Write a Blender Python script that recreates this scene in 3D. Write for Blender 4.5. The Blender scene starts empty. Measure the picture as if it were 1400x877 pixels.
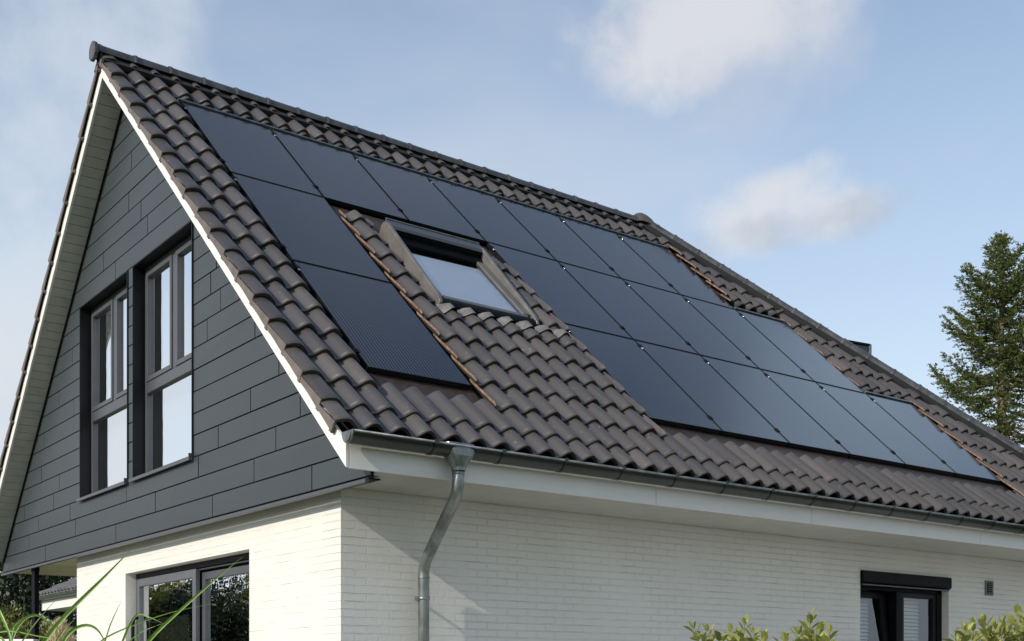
import bpy, bmesh, math, random
import numpy as np
from mathutils import Vector, Matrix
random.seed(7); rng = np.random.default_rng(7)
GZ = 7.45                      # ground lies 7.45 m below the top edge of the solar field
sc = bpy.context.scene
COL = sc.collection

# ------------------------------------------------------------------ camera
YAW = math.radians(52.8334); FPX = 1626.84; SY = 487.2
CAM = np.array([-4.816, -12.151, -6.081 + GZ])
Fv = np.array([math.cos(YAW), math.sin(YAW), 0.0]); Rv = np.array([math.sin(YAW), -math.cos(YAW), 0.0]); Uv = np.array([0, 0, 1.0])
def ray(px, py): return Fv + Rv * (px - 700) / FPX + Uv * (438.5 + SY - py) / FPX
def at(depth, px, py): return CAM + depth * ray(px, py)
cam = bpy.data.cameras.new('camera'); co = bpy.data.objects.new('camera', cam); COL.objects.link(co)
cam.sensor_width = 36; cam.lens = FPX / 1400 * 36; cam.shift_y = SY / 1400; cam.clip_end = 3000; cam.clip_start = 0.05
co.location = CAM.tolist(); co.rotation_euler = (math.radians(90), 0, YAW - math.radians(90))
sc.camera = co

# ------------------------------------------------------------------ materials
def newmat(name):
    m = bpy.data.materials.new(name); m.use_nodes = True
    nt = m.node_tree; b = nt.nodes['Principled BSDF']; return m, nt, b
def N(nt, t, **k):
    n = nt.nodes.new(t)
    for a, v in k.items(): setattr(n, a, v)
    return n
def L(nt, a, b): nt.links.new(a, b)
def ramp(nt, fac, stops):
    r = N(nt, 'ShaderNodeValToRGB'); e = r.color_ramp.elements
    e[0].position, e[0].color = stops[0][0], (*stops[0][1], 1)
    e[1].position, e[1].color = stops[-1][0], (*stops[-1][1], 1)
    for p, c in stops[1:-1]:
        x = e.new(p); x.color = (*c, 1)
    L(nt, fac, r.inputs[0]); return r.outputs[0]
def math_(nt, op, a, b=None, c=None):
    n = N(nt, 'ShaderNodeMath', operation=op)
    for i, v in enumerate((a, b, c)):
        if v is None: continue
        if isinstance(v, (int, float)): n.inputs[i].default_value = v
        else: L(nt, v, n.inputs[i])
    return n.outputs[0]
def mixc(nt, f, a, b, blend='MIX'):
    n = N(nt, 'ShaderNodeMix', data_type='RGBA', blend_type=blend)
    for s, v in ((0, f), (6, a), (7, b)):
        if isinstance(v, (int, float)): n.inputs[s].default_value = v
        elif isinstance(v, tuple): n.inputs[s].default_value = (*v, 1)
        else: L(nt, v, n.inputs[s])
    return n.outputs[2]
def noise(nt, scale, detail=4, vec=None, rough=.55):
    n = N(nt, 'ShaderNodeTexNoise'); n.inputs['Scale'].default_value = scale; n.inputs['Detail'].default_value = detail
    n.inputs['Roughness'].default_value = rough
    if vec is None: vec = N(nt, 'ShaderNodeTexCoord').outputs['Object']
    L(nt, vec, n.inputs['Vector']); return n.outputs['Fac']
def mapped(nt, scale, src='Object'):
    m = N(nt, 'ShaderNodeMapping'); m.inputs['Scale'].default_value = scale
    L(nt, N(nt, 'ShaderNodeTexCoord').outputs[src], m.inputs[0]); return m.outputs[0]
def bump(nt, b, h, dist, strength=1.0):
    n = N(nt, 'ShaderNodeBump'); n.inputs['Distance'].default_value = dist; n.inputs['Strength'].default_value = strength
    L(nt, h, n.inputs['Height']); L(nt, n.outputs[0], b.inputs['Normal'])
def simple(name, col, rough=.5, metal=0, var=.15, scale=6, bmp=0, bscale=60, spec=.5, mscale=None):
    m, nt, b = newmat(name)
    f = noise(nt, scale, 5, mapped(nt, mscale) if mscale else None)
    c = ramp(nt, f, [(.3, tuple(x * (1 - var) for x in col)), (.7, tuple(min(1, x * (1 + var)) for x in col))])
    L(nt, c, b.inputs['Base Color']); b.inputs['Roughness'].default_value = rough; b.inputs['Metallic'].default_value = metal
    b.inputs['Specular IOR Level'].default_value = spec
    rr = math_(nt, 'MULTIPLY_ADD', f, .25, rough - .12); L(nt, rr, b.inputs['Roughness'])
    if bmp: bump(nt, b, noise(nt, bscale, 4), bmp)
    return m
M = {}
# clay tile: tone per tile from the UV's whole part, weathering inside
def tile_mat(name, c0, c1, c2):
    m, nt, b = newmat(name)
    uv = N(nt, 'ShaderNodeTexCoord').outputs['UV']
    fl = N(nt, 'ShaderNodeVectorMath', operation='FLOOR'); L(nt, uv, fl.inputs[0])
    wn = N(nt, 'ShaderNodeTexWhiteNoise', noise_dimensions='2D'); L(nt, fl.outputs[0], wn.inputs['Vector'])
    c = ramp(nt, wn.outputs['Value'], [(0, c0), (.45, c1), (.8, c1), (1, c2)])
    n1 = noise(nt, 9, 6)
    c = mixc(nt, ramp(nt, n1, [(.35, (0, 0, 0)), (.75, (.35, .35, .35))]), c, tuple(x * .7 for x in c1))
    n2 = noise(nt, 55, 3)
    c = mixc(nt, ramp(nt, n2, [(.60, (0, 0, 0)), (.74, (.5, .5, .5))]), c, tuple(min(1, x * 1.7) for x in c1))
    n4 = noise(nt, 34, 2)
    c = mixc(nt, ramp(nt, n4, [(.70, (0, 0, 0)), (.76, (.8, .8, .8))]), c, (.26, .25, .20))
    L(nt, c, b.inputs['Base Color'])
    L(nt, math_(nt, 'MULTIPLY_ADD', n1, .16, .32), b.inputs['Roughness'])
    b.inputs['Specular IOR Level'].default_value = .9
    bump(nt, b, noise(nt, 140, 4), .0015)
    return m
M['tile'] = tile_mat('clay_tile', (.048, .041, .036), (.066, .056, .049), (.096, .080, .068))
M['tile_far'] = tile_mat('clay_tile_neighbour', (.10, .09, .088), (.13, .12, .115), (.16, .15, .14))
M['terra'] = simple('cut_terracotta', (.19, .115, .08), .8, var=.6, scale=25, bmp=.002)
M['ridge'] = simple('ridge_clay', (.060, .060, .060), .40, var=.4, scale=9, bmp=.001)
M['flange'] = simple('verge_clay', (.125, .098, .088), .6, var=.22, scale=9, bmp=.001)
M['black'] = simple('black_paint', (.003, .003, .004), .5, spec=.12, var=.3)
M['under'] = simple('roof_underlay', (.008, .008, .008), .9)
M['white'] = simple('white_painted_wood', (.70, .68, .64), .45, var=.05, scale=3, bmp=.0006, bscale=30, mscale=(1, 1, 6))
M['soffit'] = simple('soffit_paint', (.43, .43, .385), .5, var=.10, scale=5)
M['zinc'] = simple('zinc', (.23, .245, .24), .40, metal=.8, var=.42, scale=9, mscale=(1, 1, .4))
M['zinc_dark'] = simple('weathered_zinc', (.050, .054, .052), .30, metal=.8, var=.35, scale=5, mscale=(.3, 1, 1))
M['clad'] = None
M['alu'] = simple('anthracite_frame', (.060, .062, .070), .35, var=.08)
M['alu_dark'] = simple('dark_reveal', (.0035, .0045, .006), .5, spec=.25, var=.1)
M['door_frame'] = simple('grey_door_frame', (.095, .098, .11), .35, var=.08)
M['interior'] = simple('olive_interior', (.34, .34, .24), .8, var=.15)
M['dark_room'] = simple('dark_room', (.02, .018, .014), .9)
M['lead'] = simple('lead_flashing', (.17, .16, .15), .55, metal=.3, var=.35, scale=12, bmp=.004, bscale=25)
M['copper'] = simple('brown_flashing', (.050, .035, .028), .45, metal=.2, var=.35, scale=14, bmp=.004, bscale=20)
M['silver'] = simple('steel_clamp', (.75, .75, .74), .25, metal=1, var=.05)
M['sky_frame'] = simple('beige_cover', (.185, .172, .158), .36, metal=.35, var=.18, scale=6, bmp=.0006)
M['sash_grey'] = simple('grey_sash', (.16, .15, .14), .35, metal=.4, var=.15)
M['blind'] = simple('white_blind', (.95, .95, .95), .6, var=.03)
M['curtain'] = simple('white_curtain', (.80, .81, .84), .8, var=.04, scale=3, mscale=(1, 6, .5))
M['porch'] = simple('pale_porch_planks', (.80, .68, .50), .4, var=.35, scale=4, mscale=(.4, 5, 1))
M['bark'] = simple('bark', (.16, .12, .075), .9, var=.4, scale=9, bmp=.02, bscale=12, mscale=(1, 1, .3))
M['stone'] = simple('white_render', (.75, .75, .73), .7, var=.06)
M['plume'] = simple('pampas_plume', (.62, .50, .34), .9, var=.25, scale=30)
M['annex'] = simple('annex_metal', (.045, .055, .065), .4, metal=.3, var=.2)
# cladding boards with faint grain and per-board tone
m, nt, b = newmat('anthracite_cladding')
uv = N(nt, 'ShaderNodeTexCoord').outputs['UV']
wn = N(nt, 'ShaderNodeTexWhiteNoise', noise_dimensions='2D'); L(nt, uv, wn.inputs['Vector'])
c = ramp(nt, wn.outputs['Value'], [(0, (.030, .037, .041)), (1, (.038, .045, .049))])
n1 = noise(nt, 1.6, 5)
c = mixc(nt, ramp(nt, n1, [(.4, (0, 0, 0)), (.75, (.5, .5, .5))]), c, (.038, .051, .054))
L(nt, c, b.inputs['Base Color'])
n2 = noise(nt, 90, 3)
L(nt, math_(nt, 'MULTIPLY_ADD', n2, .12, .38), b.inputs['Roughness']); bump(nt, b, n2, .0003)
M['clad'] = m
# painted brick
def brick_mat(name, ax):
    m, nt, b = newmat(name)
    s = N(nt, 'ShaderNodeSeparateXYZ'); g = N(nt, 'ShaderNodeTexCoord').outputs['Object']; L(nt, g, s.inputs[0])
    cb = N(nt, 'ShaderNodeCombineXYZ'); L(nt, s.outputs[ax], cb.inputs[0]); L(nt, s.outputs[2], cb.inputs[1])
    w = N(nt, 'ShaderNodeTexNoise'); w.inputs['Scale'].default_value = 5; w.inputs['Detail'].default_value = 3; L(nt, g, w.inputs['Vector'])
    dv = N(nt, 'ShaderNodeVectorMath', operation='MULTIPLY_ADD'); L(nt, w.outputs['Color'], dv.inputs[0])
    dv.inputs[1].default_value = (.006, .008, 0); L(nt, cb.outputs[0], dv.inputs[2])
    br = N(nt, 'ShaderNodeTexBrick'); L(nt, dv.outputs[0], br.inputs['Vector'])
    br.inputs['Scale'].default_value = 1; br.inputs['Brick Width'].default_value = .215; br.inputs['Row Height'].default_value = .0635
    br.inputs['Mortar Size'].default_value = .0055; br.inputs['Mortar Smooth'].default_value = .35
    br.inputs['Color1'].default_value = (.25, .25, .25, 1); br.inputs['Color2'].default_value = (.9, .9, .9, 1); br.inputs['Mortar'].default_value = (.5, .5, .5, 1)
    fac = math_(nt, 'MULTIPLY', br.outputs['Fac'], ramp(nt, noise(nt, 2.1, 5, None, .65), [(.36, (.12, .12, .12)), (.62, (1, 1, 1))]))
    big = noise(nt, 1.1, 5)
    c = ramp(nt, big, [(.3, (.62, .60, .55)), (.7, (.68, .66, .61))])
    hz = noise(nt, 1.0, 6, mapped(nt, (2.2, 2.2, 14)), .65)
    # dirty hairline gaps in the bed joints, here and there
    tri = math_(nt, 'ABSOLUTE', math_(nt, 'SUBTRACT', math_(nt, 'FRACT', math_(nt, 'DIVIDE', s.outputs[2], .0635)), .985))
    line = math_(nt, 'LESS_THAN', tri, .05)
    gap = math_(nt, 'MULTIPLY', line, ramp(nt, hz, [(.52, (0, 0, 0)), (.66, (.8, .8, .8))]))
    c = mixc(nt, gap, c, (.30, .29, .26))
    L(nt, c, b.inputs['Base Color']); b.inputs['Roughness'].default_value = .55
    r2 = math_(nt, 'SUBTRACT', 1.0, fac)
    tone = N(nt, 'ShaderNodeSeparateColor'); L(nt, br.outputs['Color'], tone.inputs[0])
    h = math_(nt, 'ADD', r2, math_(nt, 'MULTIPLY', math_(nt, 'MULTIPLY', tone.outputs[0], r2), .45))
    h = math_(nt, 'ADD', h, math_(nt, 'MULTIPLY', noise(nt, 30, 5), .40))
    bump(nt, b, h, .0046 if ax == 0 else .0014)
    return m
M['brickx'] = brick_mat('white_brick_facade', 0); M['bricky'] = brick_mat('white_brick_gable', 1)
# glass panes
def glass(name, tint, boost=1.6, rough=0.0, base=.04):
    m, nt, b = newmat(name); nt.nodes.remove(b)
    t = N(nt, 'ShaderNodeBsdfTransparent'); t.inputs[0].default_value = (*tint, 1)
    g = N(nt, 'ShaderNodeBsdfGlossy'); g.inputs['Roughness'].default_value = rough; g.inputs[0].default_value = (.95, .97, 1, 1)
    fr = N(nt, 'ShaderNodeFresnel'); fr.inputs[0].default_value = 1.5
    bp = N(nt, 'ShaderNodeBump'); bp.inputs['Distance'].default_value = .0012; L(nt, noise(nt, 2.2, 2), bp.inputs['Height'])
    L(nt, bp.outputs[0], g.inputs['Normal'])
    f = math_(nt, 'MINIMUM', math_(nt, 'MULTIPLY_ADD', fr.outputs[0], boost, base), .95)
    mx = N(nt, 'ShaderNodeMixShader'); L(nt, f, mx.inputs[0]); L(nt, t.outputs[0], mx.inputs[1]); L(nt, g.outputs[0], mx.inputs[2])
    L(nt, mx.outputs[0], nt.nodes['Material Output'].inputs[0]); return m
M['glass'] = glass('window_glass', (.80, .84, .82))
M['glass_sky'] = glass('roof_window_glass', (1, 1, 1), 1.0, .01, .0)
# solar laminate
m, nt, b = newmat('solar_laminate')
s = N(nt, 'ShaderNodeSeparateXYZ'); L(nt, N(nt, 'ShaderNodeTexCoord').outputs['Object'], s.inputs[0])
st = math_(nt, 'FRACT', math_(nt, 'MULTIPLY', s.outputs[0], 29.0)); ln = math_(nt, 'MULTIPLY_ADD', math_(nt, 'COSINE', math_(nt, 'MULTIPLY', st, 2 * math.pi)), .5, .5)
cx = math_(nt, 'LESS_THAN', math_(nt, 'ABSOLUTE', math_(nt, 'SUBTRACT', math_(nt, 'FRACT', math_(nt, 'MULTIPLY', s.outputs[1], 5.9)), .5)), .012)
rnd = N(nt, 'ShaderNodeObjectInfo').outputs['Random']
base = mixc(nt, rnd, (.0012, .0018, .0036), (.0022, .0026, .0050))
c = mixc(nt, math_(nt, 'POWER', ln, 5.0), base, (.062, .064, .074))
dust = noise(nt, 2.3, 6)
c = mixc(nt, ramp(nt, dust, [(.45, (0, 0, 0)), (.8, (.06, .06, .06))]), c, (.08, .085, .10))
L(nt, c, b.inputs['Base Color']); b.inputs['Specular IOR Level'].default_value = .60
L(nt, math_(nt, 'MULTIPLY_ADD', dust, .10, .08), b.inputs['Roughness'])
b.inputs['Specular Tint'].default_value = (.62, .82, 1.0, 1)
M['solar'] = m
M['solar_frame'] = simple('black_anodised', (.010, .010, .012), .35, metal=.4)
# foliage
def leaf_mat(name, dark, light, trans=.35, rough=.45):
    m, nt, b = newmat(name)
    uv = N(nt, 'ShaderNodeTexCoord').outputs['UV']
    wn = N(nt, 'ShaderNodeTexWhiteNoise', noise_dimensions='2D'); L(nt, uv, wn.inputs['Vector'])
    f = math_(nt, 'ADD', math_(nt, 'MULTIPLY', wn.outputs['Value'], .6), math_(nt, 'MULTIPLY', noise(nt, 1.2, 3), .4))
    c = ramp(nt, f, [(.15, dark), (.85, light)])
    L(nt, c, b.inputs['Base Color']); b.inputs['Roughness'].default_value = rough
    tr = N(nt, 'ShaderNodeBsdfTranslucent'); L(nt, c, tr.inputs[0])
    mx = N(nt, 'ShaderNodeMixShader'); mx.inputs[0].default_value = trans
    L(nt, b.outputs[0], mx.inputs[1]); L(nt, tr.outputs[0], mx.inputs[2]); L(nt, mx.outputs[0], nt.nodes['Material Output'].inputs[0])
    return m
M['needle'] = leaf_mat('fir_needles', (.04, .062, .018), (.18, .21, .055), .3)
M['hedge'] = leaf_mat('hedge_leaf', (.05, .065, .014), (.20, .20, .045), .3)
M['evergreen'] = leaf_mat('dark_evergreen', (.012, .020, .009), (.035, .05, .018), .1)
M['shrub'] = leaf_mat('shrub_leaf', (.13, .17, .035), (.46, .44, .13), .35)
M['blade'] = leaf_mat('grass_blade', (.13, .26, .03), (.30, .46, .09), .4, .35)
M['stem'] = simple('shrub_stem', (.12, .09, .04), .8)
m, nt, b = newmat('lawn')
c = ramp(nt, noise(nt, 3, 8), [(.3, (.035, .055, .015)), (.6, (.07, .095, .028)), (.8, (.13, .12, .06))]); L(nt, c, b.inputs['Base Color'])
b.inputs['Roughness'].default_value = .9; bump(nt, b, noise(nt, 25, 6), .04); M['lawn'] = m

# ------------------------------------------------------------------ mesh helpers
def tag(o, label=None, cat=None, group=None, kind=None):
    if label: o['label'] = label
    if cat: o['category'] = cat
    if group: o['group'] = group
    if kind: o['kind'] = kind
    return o
def empty(name, loc, rot=(0, 0, 0)):
    o = bpy.data.objects.new(name, None); COL.objects.link(o); o.location = loc; o.rotation_euler = rot
    o.empty_display_size = .2; return o
class MB:
    def __init__(s): s.v = []; s.f = []; s.m = []; s.uv = {}; s.sm = []
    def add(s, vs, fs, mi=0, smooth=False, uv=None):
        o = len(s.v); s.v += [tuple(map(float, v)) for v in vs]
        for f in fs:
            if uv is not None: s.uv[len(s.f)] = uv
            s.f.append(tuple(i + o for i in f)); s.m.append(mi); s.sm.append(smooth)
        return s
    def quad(s, a, b, c, d, mi=0, uv=None): return s.add([a, b, c, d], [(0, 1, 2, 3)], mi, uv=uv)
    def box(s, lo, hi, mi=0, uv=None, bev=0):
        x0, y0, z0 = lo; x1, y1, z1 = hi
        vs = [(x0, y0, z0), (x1, y0, z0), (x1, y1, z0), (x0, y1, z0), (x0, y0, z1), (x1, y0, z1), (x1, y1, z1), (x0, y1, z1)]
        return s.add(vs, [(0, 3, 2, 1), (4, 5, 6, 7), (0, 1, 5, 4), (1, 2, 6, 5), (2, 3, 7, 6), (3, 0, 4, 7)], mi, uv=uv)
    def prism(s, poly, fn, t0, t1, mi=0, uv=None):
        """poly of 2-D points, fn(p, t) -> 3-D point"""
        n = len(poly); vs = [fn(p, t0) for p in poly] + [fn(p, t1) for p in poly]
        fs = [tuple(range(n))[::-1], tuple(range(n, 2 * n))] + [(i, (i + 1) % n, n + (i + 1) % n, n + i) for i in range(n)]
        return s.add(vs, fs, mi, uv=uv)
    def tube(s, path, rad, seg=10, mi=0, caps=True, smooth=True):
        path = [np.array(p, float) for p in path]; n = len(path)
        if not hasattr(rad, '__len__'): rad = [rad] * n
        vs = []; up = None
        for i, p in enumerate(path):
            d = path[min(i + 1, n - 1)] - path[max(i - 1, 0)]; d = d / (np.linalg.norm(d) + 1e-9)
            if up is None:
                up = np.array([0, 0, 1.]) if abs(d[2]) < .9 else np.array([1., 0, 0])
            a = np.cross(d, up); a /= np.linalg.norm(a) + 1e-9; b_ = np.cross(a, d); up = b_
            for k in range(seg):
                t = 2 * math.pi * k / seg; vs.append(p + rad[i] * (math.cos(t) * a + math.sin(t) * b_))
        fs = [(i * seg + k, i * seg + (k + 1) % seg, (i + 1) * seg + (k + 1) % seg, (i + 1) * seg + k) for i in range(n - 1) for k in range(seg)]
        s.add(vs, fs, mi, smooth)
        if caps: o = len(s.v) - n * seg; s.f.append(tuple(o + k for k in range(seg))[::-1]); s.m.append(mi); s.sm.append(False); s.f.append(tuple(o + (n - 1) * seg + k for k in range(seg))); s.m.append(mi); s.sm.append(False)
        return s
    def build(s, name, mats, parent=None, bevel=0, weld=False, loc=None):
        if not isinstance(mats, (list, tuple)): mats = [mats]
        me = bpy.data.meshes.new(name)
        off = np.array(parent.matrix_world.translation if False else (parent.location if parent else (0, 0, 0)), float) if loc is None else np.array(loc, float)
        me.from_pydata([tuple(np.array(v) - off) for v in s.v], [], s.f)
        for mm in mats: me.materials.append(mm)
        me.polygons.foreach_set('material_index', s.m); me.polygons.foreach_set('use_smooth', s.sm)
        if s.uv:
            ul = me.uv_layers.new(name='UVMap')
            for p in me.polygons:
                u = s.uv.get(p.index)
                if u is None: continue
                for k, li in enumerate(p.loop_indices): ul.data[li].uv = u[k] if hasattr(u[0], '__len__') else u
        if weld:
            bm = bmesh.new(); bm.from_mesh(me); bmesh.ops.remove_doubles(bm, verts=bm.verts, dist=1e-4); bm.to_mesh(me); bm.free()
        me.update()
        o = bpy.data.objects.new(name, me); COL.objects.link(o)
        if parent: o.parent = parent
        elif loc is not None: o.location = loc
        if bevel:
            bv = o.modifiers.new('b', 'BEVEL'); bv.width = bevel; bv.segments = 2; bv.limit_method = 'ANGLE'
        return o
def fastmesh(name, V, F, mat, parent=None, uvr=True, k=4):
    """V (n,3) world, F (m,k)"""
    me = bpy.data.meshes.new(name); off = np.array(parent.location if parent else (0, 0, 0), float)
    V = np.asarray(V, np.float32) - off.astype(np.float32); F = np.asarray(F, np.int32)
    me.vertices.add(len(V)); me.vertices.foreach_set('co', V.ravel())
    me.loops.add(F.size); me.loops.foreach_set('vertex_index', F.ravel())
    me.polygons.add(len(F)); me.polygons.foreach_set('loop_start', np.arange(0, F.size, k, dtype=np.int32)); me.polygons.foreach_set('loop_total', np.full(len(F), k, np.int32))
    me.update(calc_edges=True)
    if uvr:
        ul = me.uv_layers.new(name='UVMap'); r = np.repeat(rng.random((len(F), 2)).astype(np.float32), k, axis=0); ul.data.foreach_set('uv', r.ravel())
    me.materials.append(mat); me.validate()
    o = bpy.data.objects.new(name, me); COL.objects.link(o)
    if parent: o.parent = parent
    return o
W3 = lambda x, y, z: (x, y, z + GZ)

# ------------------------------------------------------------------ roof frame
A = math.radians(42.8878); ca, sa = math.cos(A), math.sin(A)
def RF(u, v, o=0.0): return (u, -v * ca - o * sa, -v * sa + o * ca + GZ)          # front slope, seen in the photo
YR = .5; ZR = YR * sa / ca                                                          # ridge
def RB(u, v, o=0.0): x, y, z = RF(u, v, o); return (x, 2 * YR - y, z)               # back slope
def hipx(v): return 7.15 + (v + .68) * (4.75 / 7.13)
VE = 6.42; VT = -.66; PITCH = .2314; U0 = -.59; CL = .386; V0 = -.163
prof_t = [0, .09, .18, .27, .335, .375, .385, .425, .435, .50, .60, .70, .80, .90]
def prof(t):
    t = t % 1.0
    h = (.5 + .5 * math.cos(2 * math.pi * t)) ** 1.12
    z = -.034 + .074 * h
    if .05 < t <= .38: z += .009 * min(1, (t - .05) / .2)
    elif .38 < t < .43: z -= .020
    elif t >= .43: z -= .003 * (1 - (t - .43) / .57)
    return z
# rectangles (u0,u1,v0,v1) where panels or the roof window interrupt the tiles
HOLES = [(-.035, 7.25, -.085, 1.78), (-.035, 1.085, 1.5, 5.52), (3.06, 8.28, 1.5, 3.59), (3.06, 9.31, 3.4, 5.52),
         (1.0, 3.09, 1.5, 1.97), (1.425, 2.70, 1.7, 3.84), (2.6, 3.09, 1.7, 2.22)]
def spans(u, va, vb, holes):
    segs = [(va, vb)]
    for (a, b_, c_, d_) in holes:
        if a < u < b_:
            ns = []
            for p, q in segs:
                if d_ <= p or c_ >= q: ns.append((p, q)); continue
                if c_ > p: ns.append((p, c_))
                if d_ < q: ns.append((d_, q))
            segs = ns
    return [x for x in segs if x[1] - x[0] > .02]
def tile_roof(name, parent, P, umax_fn, uend, holes, mats, umin=-.70, courses=18, vt=VT, every=1, ucl=None):
    mb = MB(); us = []
    k = -2
    while U0 + PITCH * k < uend:
        for t in prof_t[::every]: us.append((U0 + PITCH * (k + t), k + t, t))
        k += 1
    us = [q for q in us if q[0] >= umin - .001]
    us.insert(0, (umin, us[0][1] - .02, us[0][2] - .02))
    prev = {}
    base_holes = holes
    for c in range(-1, courses):
        holes = [(a, b_, p_, 5.70 if (abs(q_ - 5.52) < .001 and c <= 15) else q_) for a, b_, p_, q_ in base_holes]
        ve = V0 + CL * c; vs_ = ve - CL - (.17 if c == 16 else .10)
        if c == courses - 1: ve -= .115
        for i in range(len(us) - 1):
            (ua, ka, ta), (ub, kb, tb) = us[i], us[i + 1]; uc = .5 * (ua + ub)
            r_ = random.Random(int(math.floor(ka + .6)) * 131 + c * 977)
            dz = (r_.random() - .5) * .009; tw = (r_.random() - .5) * .012; dv = (r_.random() - .5) * .008
            for (p, q) in spans(uc, max(vs_, vt), ve, holes):
                if uc > umax_fn(q): continue
                natural = abs(q - ve) < 1e-6; last = q + (dv if natural else 0)
                ss = [p + (last - p) * s for s in ((0, .5, .9, 1.0) if natural else (0, 1.0))]
                def zo(v, u, t):
                    s = (v - (ve - CL)) / CL
                    z = (prof(t) if u > -.60 else prof(0) - 3.2 * (-.60 - u) ** 2) + .042 * s - .010 + dz + tw * (t % 1 - .5)
                    if natural and v >= last - 1e-6: z -= .009
                    return z
                o = len(mb.v); n = len(ss); tuv = (math.floor(ka + .6) + .5, c + 50.5)
                vs = [P(ua, v, zo(v, ua, ta)) for v in ss] + [P(ub, v, zo(v, ub, tb)) for v in ss]
                fs = [(j, j + 1, n + j + 1, n + j) for j in range(n - 1)]
                mb.add(vs, fs, 0, True, uv=tuv)
                if natural or True:
                    e = [P(ua, last, zo(last, ua, ta)), P(ub, last, zo(last, ub, tb)), P(ub, last - .012, zo(last, ub, tb) - .032), P(ua, last - .012, zo(last, ua, ta) - .032)]
                    mb.add(e, [(0, 3, 2, 1)], 0, False, uv=tuv)
                # sawn side faces where the tiles were cut beside the panels
                for side, uu, tt, inn in ((-1, ua, ta, ua - .03), (1, ub, tb, ub + .03)):
                    vm = .5 * (p + q)
                    if inn < umin: continue
                    if not spans(inn, vm - .04, vm + .04, holes):
                        w_ = [P(uu, v, zo(v, uu, tt) + .001) for v in ss] + [P(uu, v, zo(v, uu, tt) - .014) for v in ss]
                        mb.add(w_, [(j, j + 1, n + j + 1, n + j) for j in range(n - 1)], 1)
    return mb.build(name, mats, parent, weld=True)

# ------------------------------------------------------------------ HOUSE
house = empty('house', (0, 0, 0))
tag(house, 'white brick house with dark gable cladding and a brown tiled hipped roof', 'house')
roof = tile_roof('roof', house, RF, hipx, 12.2, HOLES, [M['tile'], M['terra']])
roof['label'] = 'front slope of wavy brown clay tiles cut out around the panels'
tile_roof('back_roof', house, RB, hipx, 12.2, [], [M['tile'], M['terra']], every=2)
# hip end slope
def RH(u, v, o=0.0):   # u along y from centre, v down slope
    s2 = 4.87; run = 4.75; ln = math.hypot(s2, run); x = 7.15 + (v + .68) / 7.13 * run + o * s2 / ln; z = ZR - (v + .68) / 7.13 * s2 + o * run / ln
    return (x, YR + (u - 6), z + GZ)
mbh = MB()
tri = [RH(6, -.68, 0), RH(6 - 5.25, 6.45, 0), RH(6 + 5.25, 6.45, 0)]
mbh.add(tri, [(0, 1, 2)], 0, uv=(3.5, 3.5)); mbh.build('hip_end_roof', M['tile'], house)
# underlay deck under both slopes
mb = MB()
for P in (RF, RB):
    for (o1, o2) in ((-.075, -.125),):
        pts = [(-.62, -.62), (7.1, -.62), (11.8, 6.42), (-.62, 6.42)]
        mb.prism(pts, lambda p, t, P=P: P(p[0], p[1], t), o1, o2)
mb.build('roof_deck', M['under'], house)
# verge flanges: side skirts of the edge tiles, stepped course by course
for P, nm in ((RF, 'verge_skirt'), (RB, 'verge_skirt')):
    mb = MB()
    for c in range(-1, 18):
        ve = V0 + CL * c; va = max(ve - CL - .02, VT); ve -= .10 * (c == 17); xo = -.703 - .004 * (c % 2)
        h0, h1 = -.012, .034
        poly = [(va, h0), (ve, h1), (ve + .004, -.050), (ve - .028, -.066), (ve - .034, -.048), (ve - .20, -.044), (va, -.050)]
        mb.prism(poly, lambda p, t, P=P: P(t, p[0], p[1]), xo, xo + .012, 0)
        poly = [(ve - .045, -.035), (ve - .012, -.03), (ve - .012, -.072), (ve - .045, -.068)]
        mb.prism(poly, lambda p, t, P=P: P(t, p[0], p[1]), xo + .012, xo + .045, 0)
    mb.build(nm, M['flange'], house, bevel=.003)
# ridge and hip caps
def caps(name, p0, p1, pitch, r, up=(0, 0, 1), first=0.0, wide=1.0):
    p0 = np.array(p0); p1 = np.array(p1); Lh = np.linalg.norm(p1 - p0); d = (p1 - p0) / Lh
    side = np.cross(d, np.array(up, float)); side /= np.linalg.norm(side); upv = np.cross(side, d)
    mb = MB(); seg = 10; n = int(Lh / pitch) + 1
    def ring(t, rr, dz=0):
        c_ = p0 + d * t + upv * dz
        return [c_ + side * rr * wide * math.cos(math.pi * k / seg) + upv * rr * (math.sin(math.pi * k / seg) * .95 - (.25 if k in (0, seg) else 0)) for k in range(seg + 1)]
    for i in range(n):
        t0 = i * pitch; t1 = min(t0 + pitch + .03, Lh)
        if t1 - t0 < .05: continue
        jz = random.uniform(-.002, .002)
        st = [(t0, r * 1.0), (t0 + .012, r * 1.11), (t0 + .035, r * 1.12), (t0 + .045, r * 1.03), (t0 + .10, r), (t1, r * .965)]
        vs = []
        for t, rr in st: vs += ring(t, rr, jz)
        m_ = seg + 1
        fs = [(a * m_ + k, a * m_ + k + 1, (a + 1) * m_ + k + 1, (a + 1) * m_ + k) for a in range(len(st) - 1) for k in range(seg)]
        mb.add(vs, fs, 0, True)
        # clip on each collar
        c_ = p0 + d * (t0 + .13) + upv * (r * .98); mb.tube([c_ - d * .012, c_ + d * .012], .007, 6)
    return mb.build(name, M['ridge'], house)
rz = ZR + GZ + .045
caps('ridge_caps', (-.73, YR, rz), (7.1, YR, rz), .385, .082)
caps('hip_caps', (7.22, YR - .06, rz - .02), (12.0, -4.80, -4.36 + GZ), .41, .077)
caps('hip_caps', (7.22, YR + .06, rz - .02), (12.0, 2 * YR + 4.80, -4.36 + GZ), .41, .077)
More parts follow.
